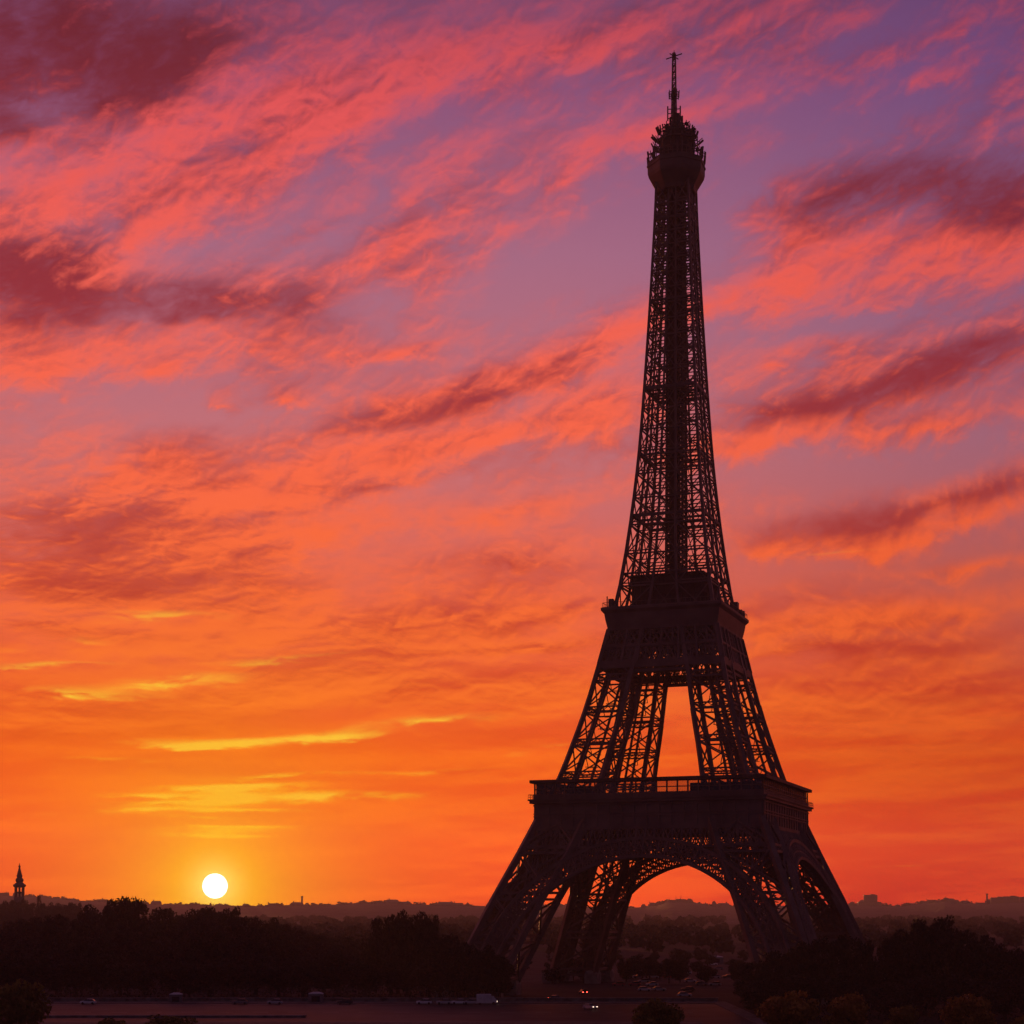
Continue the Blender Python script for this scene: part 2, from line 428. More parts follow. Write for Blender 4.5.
def leg_section(mb, sx, sy, zs, chord, diag, gap, ring, inner_x=False, lace=False, fine=True):
    cor = [(0, 0), (1, 0), (1, 1), (0, 1)]
    for (i, j) in cor:
        n = len(zs)
        for k in range(n - 1):
            sub = 2
            for m in range(sub):
                za = zs[k] + (zs[k+1] - zs[k]) * m / sub; zb = zs[k] + (zs[k+1] - zs[k]) * (m + 1) / sub
                mb.beam(leg_pt(sx, sy, i, j, za), leg_pt(sx, sy, i, j, zb + 0.15), chord)
    for k in range(len(zs) - 1):
        za, zb = zs[k], zs[k + 1]
        for f in range(4):
            (i0, j0), (i1, j1) = cor[f], cor[(f + 1) % 4]
            A, B = leg_pt(sx, sy, i0, j0, za + ring), leg_pt(sx, sy, i1, j1, za + ring)
            C, D = leg_pt(sx, sy, i1, j1, zb), leg_pt(sx, sy, i0, j0, zb)
            inner = f in (1, 2)
            if inner or not fine:
                mb.beam(A, C, diag * 1.25); mb.beam(B, D, diag * 1.25)
            else:
                twin(mb, A, C, gap, diag, lace); twin(mb, B, D, gap, diag, lace)
            # horizontal lattice band between panels
            P, Q = leg_pt(sx, sy, i0, j0, za), leg_pt(sx, sy, i1, j1, za)
            mb.beam(P, Q, diag * 1.5); mb.beam(A, B, diag * 1.5)
            nb = max(2, int((Q - P).length / max(ring * 1.3, 1.2)))
            for m in range(0 if inner else nb):
                mb.beam(P.lerp(Q, m / nb), A.lerp(B, (m + 1) / nb), diag * 0.7)
                mb.beam(A.lerp(B, m / nb), P.lerp(Q, (m + 1) / nb), diag * 0.7)
            # fine secondary struts inside the panel
            M1, M2 = A.lerp(D, 0.5), B.lerp(C, 0.5)
            if fine and not inner: mb.beam(M1, A.lerp(B, 0.5), diag * 0.45); mb.beam(M2, A.lerp(B, 0.5), diag * 0.45)
        if inner_x:
            mb.beam(leg_pt(sx, sy, 0, 0, za), leg_pt(sx, sy, 1, 1, zb), diag)
            mb.beam(leg_pt(sx, sy, 1, 0, za), leg_pt(sx, sy, 0, 1, zb), diag)

for sx in (-1, 1):
    for sy in (-1, 1):
        lo = MB()
        leg_section(lo, sx, sy, [3.0, 16.0, 29.0, 43.0, 57.0], 1.75, 0.5, 1.5, 2.0)
        # lift track and stair running up inside the leg
        for d in (0.40, 0.60):
            lo.beam(leg_pt(sx, sy, d, d, 3), leg_pt(sx, sy, d, d, 57), 0.7)
        for k in range(28):
            z = 3 + k * 54 / 28
            lo.beam(leg_pt(sx, sy, 0.33, 0.5, z), leg_pt(sx, sy, 0.67, 0.5, z + 1.0), 0.3)
        L = lo.build('leg', IRON, T)
        for i in (0, 1):
            for j in (0, 1):
                pm = MB(); c = leg_pt(sx, sy, i, j, 1.5)
                pm.lathe([(3.3, -0.2), (3.3, 3.4), (2.7, 4.4), (2.0, 4.5)], 4, c=(c.x, c.y), a0=math.pi / 4)
                pm.build('masonry_pier', STONE, L)
        up = MB()
        leg_section(up, sx, sy, [57.0, 66.4, 76.6, 86.8, 97.0, 106.4, 115.0], 1.25, 0.32, 0.7, 1.8, fine=False)
        # the lift shaft and its landings show as a dark core inside the leg
        for d in (0.38, 0.62):
            up.beam(leg_pt(sx, sy, d, d, 58), leg_pt(sx, sy, d, d, 115), 0.6)
        for k in range(12):
            z = 66 + k * 4.0
            a, b = leg_pt(sx, sy, 0.38, 0.38, z), leg_pt(sx, sy, 0.62, 0.38, z)
            c, d = leg_pt(sx, sy, 0.62, 0.62, z), leg_pt(sx, sy, 0.38, 0.62, z)
            e = (a, b, c, d)
            for m in range(4):
                up.beam(e[m], e[(m + 1) % 4] + Vector((0, 0, 4.0 if m % 2 else 0)), 0.2)
        up.build('upper_leg', IRON, T)

# ---- the four great arches
def face(k, x, dep, z):
    """point on face k: x along the face, dep inwards from the face plane"""
    y = -(S(z) / 2 - dep)
    c, s = ((1, 0), (0, 1), (-1, 0), (0, -1))[k]
    return Vector((x * c - y * s, x * s + y * c, z))
RIN, ZC = 43.0, -1.2
for k in range(4):
    am = MB(); n = 60
    radii = (RIN, RIN + 2.2, RIN + 5.4)
    for dep in (-0.7, 2.2):
        i0 = 0
        pts = {}
        for r in radii:
            for i in range(n + 1):
                a = math.pi * i / n
                x, z = r * math.cos(a), ZC + r * math.sin(a)
                pts[r, i] = face(k, x, dep, z)
        for i in range(n):
            am.beam(pts[RIN, i], pts[RIN, i + 1], 0.9)
            am.beam(pts[radii[1], i], pts[radii[1], i + 1], 0.4)
            am.beam(pts[radii[2], i], pts[radii[2], i + 1], 1.0)
            am.beam(pts[RIN, i], pts[radii[1], i], 0.3)
            for (p, q, t) in ((RIN, radii[1], 0.28), (radii[1], radii[2], 0.34)):
                am.beam(pts[p, i], pts[q, i + 1], t); am.beam(pts[q, i], pts[p, i + 1], t)
            am.beam(pts[radii[1], i], pts[radii[2], i], 0.38)
            # small ornamental rings seen as dots in the outer ring
            am.beam(pts[radii[1], i].lerp(pts[radii[2], i], 0.5), pts[radii[1], i + 1].lerp(pts[radii[2], i + 1], 0.5), 0.3)
    for r in (RIN, radii[2]):
        for i in range(0, n + 1):
            a = math.pi * i / n
            x, z = r * math.cos(a), ZC + r * math.sin(a)
            am.beam(face(k, x, -0.7, z), face(k, x, 2.2, z), 0.35)
            if i < n:
                b = math.pi * (i + 1) / n
                am.beam(face(k, x, -0.7, z), face(k, r * math.cos(b), 2.2, ZC + r * math.sin(b)), 0.25)
    # spandrel lattice between the arch and the platform girder
    zt = 44.6
    xs = [(-36 + 72 * i / 24) for i in range(25)]
    def arch_z(x):
        r = radii[2]
        return ZC + math.sqrt(max(0.0, r * r - x * x))
    for i, x in enumerate(xs):
        z0 = arch_z(x)
        lim = S(z0) / 2 - Wd(z0)
        if z0 > zt - 0.6 or abs(x) > 36: continue
        am.beam(face(k, x, 1.2, z0), face(k, x, 1.2, zt), 0.5)
        if i + 1 < len(xs):
            x2 = xs[i + 1]; z2 = min(arch_z(x2), zt)
            am.beam(face(k, x, 1.2, z0), face(k, x2, 1.2, zt), 0.38)
            am.beam(face(k, x, 1.2, zt), face(k, x2, 1.2, z2), 0.38)
            am.beam(face(k, x, 1.2, (z0 + zt) / 2), face(k, x2, 1.2, (z2 + zt) / 2), 0.35)
    am.build('arch', IRON, T)

# ---- first platform
def ring_box(mb, half, z0, z1, th):
    """square ring of four butted walls"""
    h = (z0 + z1) / 2; d = z1 - z0
    mb.box((0, -half + th / 2, h), (2 * half, th, d)); mb.box((0, half - th / 2, h), (2 * half, th, d))
    mb.box((-half + th / 2, 0, h), (th, 2 * half - 2 * th, d)); mb.box((half - th / 2, 0, h), (th, 2 * half - 2 * th, d))
def ring_prof(mb, prof):
    """square lathe: prof of (half, z)"""
    mb.lathe([(h * math.sqrt(2), z) for h, z in prof], 4, a0=math.pi / 4)
def lat_belt(mb, hfun, z0, z1, n, t, tb, twice=True):
    for k in range(4):
        c, s = ((1, 0), (0, 1), (-1, 0), (0, -1))[k]
        def P(u, z):
            h = hfun(z); x, y = u * h, -h
            return Vector((x * c - y * s, x * s + y * c, z))
        for i in range(n):
            u0, u1 = -1 + 2 * i / n, -1 + 2 * (i + 1) / n
            mb.beam(P(u0, z0), P(u1, z1), t); mb.beam(P(u1, z0), P(u0, z1), t)
            mb.beam(P(u0, z0), P(u0, z1), t * 1.2)
            if twice:
                um = (u0 + u1) / 2; zm = (z0 + z1) / 2
                mb.beam(P(um, z0), P(u0, zm), t * .7); mb.beam(P(um, z0), P(u1, zm), t * .7)
                mb.beam(P(um, z1), P(u0, zm), t * .7); mb.beam(P(um, z1), P(u1, zm), t * .7)
        for z in (z0, z1): mb.beam(P(-1, z), P(1, z), tb)

fp = MB()
ring_box(fp, 35.3, 50.6, 58.2, 1.2)                       # frieze
for k in range(4):
    c, s = ((1, 0), (0, 1), (-1, 0), (0, -1))[k]
    rz = k * math.pi / 2
    for i in range(19):                                    # ribs of the name frieze
        x = -34.6 + 69.2 * i / 18
        y = -35.42
        fp.box((x * c - y * s, x * s + y * c, 54.4), (0.5, 0.4, 7.2), rz)
    for z, p in ((50.9, 0.5), (54.2, 0.3), (55.0, 0.35), (57.6, 0.45)):
        y = -35.3 - p / 2
        fp.box((-y * s, y * c, z), (70.6, p, 0.35), rz)
P1 = fp.build('first_platform', IRON, T)
de = MB()
ring_box(de, 34.0, 56.2, 57.4, 20.0)
de.build('deck', IRON_D, P1)
co = MB()
for (h0, h1, z0, z1) in ((35.4, 36.5, 58.2, 59.0), (36.5, 36.9, 59.0, 59.5)):
    hm = (h0 + h1) / 2
    for a, b, z in ((h0, 1.6, (z0 + z1) / 2),):
        ring_box(co, h1, z0, z1, 1.8)
co.build('cornice', IRON, P1)
gl = MB()
lat_belt(gl, lambda z: S(z) / 2 - 0.3, 44.6, 50.4, 26, 0.34, 0.7)
gl.build('girder', IRON, P1)
# glazed gallery
gp = MB(); gg = MB(); pr = MB()
ring_box(pr, 35.6, 59.5, 60.9, 0.25)
for k in range(4):
    c, s = ((1, 0), (0, 1), (-1, 0), (0, -1))[k]; rz = k * math.pi / 2
    for i in range(23):
        x, y = -35.2 + 70.4 * i / 22, -35.2
        gp.box((x * c - y * s, x * s + y * c, 61.9), (0.42, 0.42, 4.7), rz)
    y = -35.2
    gp.box((-y * s, y * c, 62.5), (70.0, 0.22, 0.3), rz)
    gg.box((-(-34.9) * s, (-34.9) * c, 62.3), (69.6, 0.05, 3.8), rz)
gp.build('gallery_post_row', IRON, P1); gg.build('glazing', GLASS, P1); pr.build('parapet', IRON, P1)
rf = MB()
ring_box(rf, 36.5, 64.4, 65.1, 5.0)
ring_box(rf, 36.5, 65.1, 65.35, 1.2)
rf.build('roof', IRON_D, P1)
rr = MB()
for k in range(4):
    c, s = ((1, 0), (0, 1), (-1, 0), (0, -1))[k]
    def Q(x, z, y=-36.8): return (x * c - y * s, x * s + y * c, z)
    for i in range(37):
        x = -36.8 + 73.6 * i / 36
        rr.beam(Q(x, 59.3), Q(x, 60.9), 0.12)
    rr.beam(Q(-36.8, 60.9), Q(36.8, 60.9), 0.14); rr.beam(Q(-36.8, 60.2), Q(36.8, 60.2), 0.08)
    rr.box(Q(0, 59.25, -36.85), (73.7, 0.4, 0.16), k * math.pi / 2)
rr.build('railing', IRON, P1)
for (cx, cy_, w, d) in ((22.0, -27.0, 19.0, 9.0), (27.0, -6.0, 9.0, 32.0), (-22.5, -25.0, 7.0, 9.0), (-30.5, 10, 2.5, 14.0)):
    pv = MB(); pv.box((cx, cy_, 60.6), (w, d, 6.2))
    for i in range(int(w / 2)):
        pv.box((cx - w / 2 + 1 + i * 2, cy_ - d / 2 - 0.12, 60.8), (0.3, 0.22, 5.0))
    pv.build('pavilion', IRON_D, P1)

# ---- second platform
sp = MB()
ring_prof(sp, [(17.4, 113.2), (18.0, 116.0), (18.3, 118.0)])
P2 = sp.build('second_platform', IRON, T)
cc = MB(); ring_prof(cc, [(18.4, 118.0), (19.15, 118.9), (19.15, 119.7), (18.6, 120.0)]); cc.build('cornice', IRON, P2)
bt = MB()
hb = lambda z: max(17.2, S(z) / 2 + 0.15)
lat_belt(bt, hb, 107.6, 113.0, 10, 0.45, 0.8)
lat_belt(bt, hb, 102.6, 107.4, 16, 0.34, 0.8)
ring_box(bt, S(101.3) / 2 + 0.35, 100.6, 102.2, 1.2)
for k in range(4):          # girder between the legs under the platform
    c, s = ((1, 0), (0, 1), (-1, 0), (0, -1))[k]
    for dep in (0.8, 3.2):
        def G(x, z):
            y = -(S(z) / 2 - dep); return Vector((x * c - y * s, x * s + y * c, z))
        hw = S(99) / 2 - Wd(99)
        for i in range(8):
            u0, u1 = -hw + 2 * hw * i / 8, -hw + 2 * hw * (i + 1) / 8
            bt.beam(G(u0, 99.6), G(u1, 102.4), 0.3); bt.beam(G(u1, 99.6), G(u0, 102.4), 0.3)
        bt.beam(G(-hw, 99.6), G(hw, 99.6), 0.8)
bt.box((0, 0, 112.6), (30, 30, 1.2))
for k in range(4):          # posts and string courses standing proud of the belt
    c, s = ((1, 0), (0, 1), (-1, 0), (0, -1))[k]
    def H(u, z, o=.35):
        h = hb(z) + o; x, y = u * h, -h
        return Vector((x * c - y * s, x * s + y * c, z))
    for u in (-.97, -.62, -.36, .30, .60, .97):
        bt.beam(H(u, 102.4), H(u, 113.2), .7)
    for z in (107.5, 113.0): bt.beam(H(-.98, z), H(.98, z), .55)
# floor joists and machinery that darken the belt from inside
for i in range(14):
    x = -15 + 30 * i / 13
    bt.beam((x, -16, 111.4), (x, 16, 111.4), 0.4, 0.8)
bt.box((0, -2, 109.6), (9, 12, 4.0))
bt.build('girder', IRON, P2)
r2 = MB()
for k in range(4):
    c, s = ((1, 0), (0, 1), (-1, 0), (0, -1))[k]
    def Q(x, z, y=-18.7): return (x * c - y * s, x * s + y * c, z)
    for i in range(25):
        x = -18.7 + 37.4 * i / 24
        r2.beam(Q(x, 119.9), Q(x, 121.3), 0.1)
    r2.beam(Q(-18.7, 121.3), Q(18.7, 121.3), 0.13)
for (x, y, h, w) in ((-17.6, -17.4, 3.6, .3), (-16.2, -17.6, 2.6, 1.5), (-14.6, -17.8, 1.9, 1.2), (17.4, 6, 3.4, 2.4), (17.6, 13.5, 2.3, 1.2), (17.6, 9, 2.6, .3), (17.8, 16.6, 2.4, 1.0)):
    r2.box((x, y, 119.9 + h / 2), (w, w, h))
r2.build('railing', IRON, P2)
cb = MB(); cb.box((0, 0, 125.0), (22.5, 22.5, 10.0))
cb.box((0, 0, 130.3), (23.6, 23.6, 0.7)); cb.box((0, 0, 124.6), (23.2, 23.2, 0.5))
for k in range(4):
    c, s = ((1, 0), (0, 1), (-1, 0), (0, -1))[k]
    for i in range(12):
        x, y = -10.6 + 21.2 * i / 11, -11.4
        cb.box((x * c - y * s, x * s + y * c, 125.2), (0.35, 0.35, 9.4), k * math.pi / 2)
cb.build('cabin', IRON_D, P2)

# ---- upper shaft
us = MB()
zs = [115.0]
while zs[-1] < 252.0:
    zs.append(zs[-1] + max(4.4, 0.36 * S(zs[-1])))
zs[-1] = 255.5
for sx in (-1, 1):
    for sy in (-1, 1):
        n = len(zs)
        for k in range(n - 1):
            za, zb = zs[k], zs[k + 1]
            ch = float(np.interp(za, [115, 170, 255], [1.0, 0.8, 0.55])); dg = float(np.interp(za, [115, 170, 225, 255], [0.36, 0.29, 0.26, 0.34]))
            for (i, j) in ((0, 0), (1, 0), (0, 1)):
                us.beam(leg_pt(sx, sy, i, j, za), leg_pt(sx, sy, i, j, zb + .1), ch * (1.0 if i + j < 1 else .75))
            cor = [(0, 0), (1, 0), (1, 1), (0, 1)]
            for f in range(4):
                (i0, j0), (i1, j1) = cor[f], cor[(f + 1) % 4]
                A, B = leg_pt(sx, sy, i0, j0, za), leg_pt(sx, sy, i1, j1, za)
                C, D = leg_pt(sx, sy, i1, j1, zb), leg_pt(sx, sy, i0, j0, zb)
                if za < 222 and f in (1, 2):
                    us.beam(A, C, dg * .7); us.beam(A, B, dg)
                    continue
                if za < 200:
                    M = A.lerp(B, .5); N = D.lerp(C, .5); mid = A.lerp(D, .5); mjd = B.lerp(C, .5)
                    us.beam(A, C, dg); us.beam(B, D, dg)
                else:
                    us.beam(A, C, dg); us.beam(B, D, dg)
                us.beam(A, B, dg * 1.4); us.beam(A + Vector((0, 0, .9)), B + Vector((0, 0, .9)), dg)
for k in range(len(zs) - 1):            # bracing of the bay between the legs
    za, zb = zs[k], zs[k + 1]
    for f in range(4):
        c, s = ((1, 0), (0, 1), (-1, 0), (0, -1))[f]
        def G(u, z):
            h = S(z) / 2; x = u * (h - Wd(z)); y = -(h - 0.15)
            return Vector((x * c - y * s, x * s + y * c, z))
        t = 0.24
        us.beam(G(-1, za), G(1, za), 0.4)
        us.beam(G(-1, za), G(1, zb), t); us.beam(G(1, za), G(-1, zb), t)
for z, th, ov in ((131.0, .5, .1), (149.5, .9, .15), (168.8, .6, .1), (190.0, .8, .3), (218.0, .7, .1), (244.0, .7, .1)):
    ring_box(us, S(z) / 2 + ov, z - th / 2, z + th / 2, 0.8)
    h = S(z) / 2 - 0.6
    for i in range(6 if 185 < z < 195 else 4):
        x = -h + 2 * h * i / (5 if 185 < z < 195 else 3)
        us.beam((x, -h, z), (x, h, z), 0.25, th * .8); us.beam((-h, x, z + .05), (h, x, z + .05), 0.25, th * .7)
US = us.build('upper_shaft', IRON, T)
ls = MB()
for z in np.arange(130, 254, 1.6):
    h = float(np.interp(z, [130, 200, 254], [2.7, 2.5, 2.2]))
    for k in range(4):
        c, s = ((1, 0), (0, 1), (-1, 0), (0, -1))[k]
        def Q(x, y, z): return (x * c - y * s, x * s + y * c, z)
        ls.beam(Q(-h, -h, z), Q(h, -h, z + 1.6), 0.24); ls.beam(Q(h, -h, z), Q(-h, -h, z + 1.6), 0.24)
        ls.beam(Q(-h, -h, z), Q(h, -h, z), 0.3)
for (x, y) in ((-1, -1), (1, -1), (1, 1), (-1, 1)):
    ls.beam((x * 2.7, y * 2.7, 130), (x * 2.2, y * 2.2, 255), 0.6)
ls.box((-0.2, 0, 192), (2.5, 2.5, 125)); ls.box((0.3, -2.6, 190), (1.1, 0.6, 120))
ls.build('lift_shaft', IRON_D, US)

# ---- summit
sm = MB()
sm.lathe([(6.4, 253.2), (6.8, 254.4), (7.9, 256.2), (8.9, 257.9), (9.2, 259.0), (9.25, 261.0), (9.5, 261.1), (9.5, 261.7), (9.2, 261.8), (9.2, 262.8)], 8, a0=R(22.5 - 90 + 20.3 + 5.5 - 22.5))
SM = sm.build('summit_gallery', IRON, T)
sr = MB(); A0 = R(20.3 + 5.5 - 90)
for k in range(40):
    a = A0 + 2 * math.pi * k / 40
    sr.beam((9.1 * math.cos(a), 9.1 * math.sin(a), 262.4), (9.3 * math.cos(a), 9.3 * math.sin(a), 264.1 + (k * 7 % 5) * .3), 0.22)
    if k % 3 == 0: sr.beam((8.7 * math.cos(a), 8.7 * math.sin(a), 262.4), (9.2 * math.cos(a), 9.2 * math.sin(a), 266.2 + (k * 5 % 3) * .5), 0.5)
    b = A0 + 2 * math.pi * (k + 1) / 40
    for z in (263.4, 264.4): sr.beam((9.2 * math.cos(a), 9.2 * math.sin(a), z), (9.2 * math.cos(b), 9.2 * math.sin(b), z), 0.14)
sr.build('cage_railing', IRON, SM)
uc = MB()
uc.lathe([(5.4, 262.5), (5.4, 269.6), (5.8, 269.7), (5.8, 270.4), (4.5, 270.5), (4.2, 272.8), (2.4, 273.0), (2.1, 275.4), (1.2, 275.6), (1.0, 278.5)], 8, a0=R(10))
uc.build('upper_cabin', IRON_D, SM)
dish = MB(); dish.lathe([(0.15, -.35), (0.55, -.15), (0.85, 0.15), (0.85, .25)], 10); dish.box((0, 0, -.7), (.25, .25, .8))
panel = MB(); panel.box((0, 0, 0), (0.8, 0.45, 2.4)); panel.box((0, .45, 0), (.2, .5, .3)); panel.beam((0, .7, -1.8), (0, .7, 1.5), .22)
pm0 = panel.build('antenna', IRON_D, T); dm0 = dish.build('antenna', IRON_D, T)
rng = random.Random(11); first = True; used_d = False
for (r, z, n, tilt) in ((7.7, 265.6, 9, .25), (7.6, 268.8, 10, .7), (6.6, 271.4, 10, .5), (5.0, 273.9, 8, .2), (2.0, 276.8, 4, 0)):
    for k in range(n):
        a = 2 * math.pi * (k + rng.random() * .5) / n
        is_d = rng.random() < .3
        if is_d:
            o = dm0 if not used_d else dm0.copy()
            if used_d: COL.objects.link(o)
            used_d = True
        else:
            o = pm0 if first else pm0.copy()
            if not first: COL.objects.link(o)
            first = False
        o.location = (r * math.cos(a), r * math.sin(a), z + rng.uniform(-.7, .7))
        o.rotation_euler = ((math.pi / 2 if is_d else 0) + tilt * rng.uniform(.3, 1.6), 0, a + math.pi / 2 + (math.pi if is_d else 0))
bk = MB()
for (r, z) in ((7.0, 266.0), (6.9, 269.2), (6.0, 271.6), (4.4, 273.9)):
    for k in range(12):
        a = 2 * math.pi * k / 12; b = 2 * math.pi * (k + 1) / 12
        bk.beam((1.5 * math.cos(a), 1.5 * math.sin(a), z - .6), (r * math.cos(a), r * math.sin(a), z), .3)
        bk.beam((r * math.cos(a), r * math.sin(a), z), (r * math.cos(b), r * math.sin(b), z), .25)
        bk.beam((r * math.cos(a), r * math.sin(a), z - 1.6), (r * math.cos(a), r * math.sin(a), z + 1.2), .22)
bk.build('antenna_frame', IRON, SM)
am = MB()
OX = -0.75
def mast_h(z): return float(np.interp(z, [275, 284, 298], [0.8, 0.6, 0.42]))
for (x, y) in ((-1, -1), (1, -1), (1, 1), (-1, 1)):
    for za in np.arange(274, 297, 2.0):
        h0, h1 = mast_h(za), mast_h(za + 2)
        am.beam((OX + x * h0, y * h0, za), (OX + x * h1, y * h1, za + 2), 0.2)
for za in np.arange(274, 297, 1.0):
    h0, h1 = mast_h(za), mast_h(za + 1)
    for k in range(4):
        c, s = ((1, 0), (0, 1), (-1, 0), (0, -1))[k]
        def Q(x, y, z): return (OX + x * c - y * s, x * s + y * c, z)
        g = 1 if int(za) % 2 else -1
        am.beam(Q(-h0 * g, -h0, za), Q(h1 * g, -h1, za + 1), 0.15); am.beam(Q(-h0, -h0, za), Q(h0, -h0, za), 0.14)
am.tube((OX, 0, 274), (OX, 0, 287), .42, .3)
MT = am.build('antenna_mast', IRON, T)
ca = MB()
ca.beam((OX - 2.8, 0.8, 297.0), (OX + 2.8, -0.8, 297.0), 0.25); ca.beam((OX - .8, -2.2, 297.0), (OX + .8, 2.2, 297.0), 0.22)
ca.tube((OX, 0, 296.6), (OX, 0, 298.2), .55, .35); ca.tube((OX, 0, 298.2), (OX, 0, 299.0), .12, .08)
ca.build('cross_arm', IRON, MT)
rg = MB(); rg.tube((OX, 0, 276.5), (OX, 0, 286.5), .34, .3)
for z in (284.0, 285.4):
    for k in range(8):
        a, b = 2 * math.pi * k / 8, 2 * math.pi * (k + 1) / 8
        rg.beam((OX + 1.6 * math.cos(a), 1.6 * math.sin(a), z), (OX + 1.6 * math.cos(b), 1.6 * math.sin(b), z), .16)
        if z < 285: rg.beam((OX + 1.6 * math.cos(a), 1.6 * math.sin(a), z - .4), (OX + 1.7 * math.cos(a), 1.7 * math.sin(a), z + 2.0), .2)
        rg.beam((OX, 0, z), (OX + 1.6 * math.cos(a), 1.6 * math.sin(a), z), .12)
for z in (277.2, 278.8, 280.2):
    for a in (0.4, 1.9, 3.3, 4.8):
        rg.beam((OX, 0, z), (OX + 2.0 * math.cos(a), 2.0 * math.sin(a), z + .2), .22)
        rg.beam((OX + 2.0 * math.cos(a), 2.0 * math.sin(a), z - .5), (OX + 2.0 * math.cos(a), 2.0 * math.sin(a), z + 1.1), .35)
rg.build('aerial_ring', IRON, MT)

# ====================================================================== ground, hills, road
rng = random.Random(5)
def ground_mat(name, c1, c2, sc, rough=0.95):
    return mat(name, c1, rough=rough, spec=0.15, noise_amt=0.3, nscale=sc, base2=c2)
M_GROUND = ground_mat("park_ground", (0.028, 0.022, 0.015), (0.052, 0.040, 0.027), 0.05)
M_ROAD = ground_mat("asphalt", (0.018, 0.016, 0.017), (0.046, 0.042, 0.044), 0.09, 0.6)
M_PAVE = ground_mat("paving", (0.11, 0.095, 0.085), (0.16, 0.14, 0.125), 0.4, 0.8)
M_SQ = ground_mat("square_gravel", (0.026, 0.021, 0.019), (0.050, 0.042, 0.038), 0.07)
M_WALL = ground_mat("quay_stone", (0.22, 0.18, 0.165), (0.31, 0.26, 0.24), 0.5, 0.85)
M_HILL = ground_mat("hill_woods", (0.05, 0.04, 0.035), (0.12, 0.10, 0.09), 0.02)
M_PAINT = mat("road_paint", (0.40, 0.38, 0.37), rough=0.7, noise_amt=0.2, nscale=1.5)

g = MB(); R0 = 7000
g.add([(-R0, -500, 0), (R0, -500, 0), (R0, 7200, 0), (-R0, 7200, 0)], [(0, 1, 2, 3)])
tag(g.build('ground', M_GROUND), kind='structure')
q = MB(); q.add([(-500, 394, .004), (44, 394, .004), (56, 394, .004), (56, 470, .004), (-500, 470, .004), (44, 200, .004), (56, 200, .004)], [(0, 1, 2, 3, 4), (5, 6, 2, 1)])
tag(q.build('road', M_ROAD), kind='structure')
q = MB(); q.box((-220, 474.2, 0.07), (560, 8.4, 0.14)); q.box((-229, 390.5, .07), (546, 7, .14)); q.box((58, 335, .07), (4, 270, .14))
tag(q.build('pavement', M_PAVE), kind='structure')
q = MB()
for X in range(-300, 46, 9):
    q.add([(X, 431.9, .009), (X + 4, 431.9, .009), (X + 4, 432.3, .009), (X, 432.3, .009)], [(0, 1, 2, 3)])
for Y in (396.5, 467.5):
    q.add([(-400, Y, .009), (40, Y, .009), (40, Y + .35, .009), (-400, Y + .35, .009)], [(0, 1, 2, 3)])
tag(q.build('road_markings', M_PAINT), kind='structure')
q = MB(); q.add([(-40, 560, .008), (110, 560, .008), (160, 900, .008), (-60, 900, .008)], [(0, 1, 2, 3)])
tag(q.build('square_paving', M_SQ), kind='structure')

# far rise of the city: a polar sheet with a lumpy crest
prof = [(-400, 897), (-100, 894), (0, 896), (40, 897), (80, 901), (150, 904), (260, 906), (330, 905), (372, 902), (395, 903), (430, 905), (500, 906), (560, 906), (600, 907),
        (640, 907), (655, 904.5), (668, 901), (690, 901), (703, 904.5), (715, 906), (745, 907), (800, 906), (860, 905), (900, 906), (930, 903), (945, 901), (955, 903.5), (985, 904), (1024, 902), (1150, 899), (1500, 896)]
px_, py_ = zip(*prof)
hm = MB(); NA, NR = 720, 15
rs = [2300 + (5600 - 2300) * (i / (NR - 1)) for i in range(NR)] + [6600]
AZ0, AZ1 = -0.62, 0.62
jit = [[rng.uniform(-1, 1) for _ in range(NA)] for _ in range(NR + 1)]
for ri, r in enumerate(rs):
    for ai in range(NA):
        az = AZ0 + (AZ1 - AZ0) * ai / (NA - 1)
        x = 512 + F * math.tan(az)
        crest = EYE + (HOR - np.interp(x, px_, py_)) / F * 5600 * math.cos(az)
        u = ri / (NR - 1)
        z = -0.6 + crest * min(1, u) ** 1.5 * 1.02
        w = 0.5 * jit[ri][ai] + 0.5 * jit[ri][(ai + 1) % NA]
        z += (w * 3.0 + math.sin(ai * .13 + ri * 2.1) * 1.2 * (0.4 if u >= 1 else 1)) * (0.15 + 0.85 * min(1, u)) * (0.8 if u < 1 else 0.7)
        if ri == NR: z = -3
        hm.v.append((r * math.sin(az), r * math.cos(az), z if ri else -1.0))
for ri in range(NR):
    for ai in range(NA - 1):
        a = ri * NA + ai
        hm.f.append((a, a + 1, a + NA + 1, a + NA))
tag(hm.build('hills', M_HILL), kind='structure')

# ====================================================================== trees
def leaf_mat(name, c1, c2):
    m = mat(name, c1, rough=0.75, spec=0.2, noise_amt=0.35, nscale=0.35, base2=c2)
    return m
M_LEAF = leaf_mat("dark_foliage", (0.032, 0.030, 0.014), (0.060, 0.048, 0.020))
M_AUTUMN = leaf_mat("autumn_foliage", (0.24, 0.128, 0.022), (0.37, 0.19, 0.032))
M_OLIVE = leaf_mat("olive_foliage", (0.15, 0.115, 0.022), (0.24, 0.17, 0.03))
M_BARK = mat("bark", (0.05, 0.038, 0.028), rough=0.95, noise_amt=0.3, nscale=1.2)

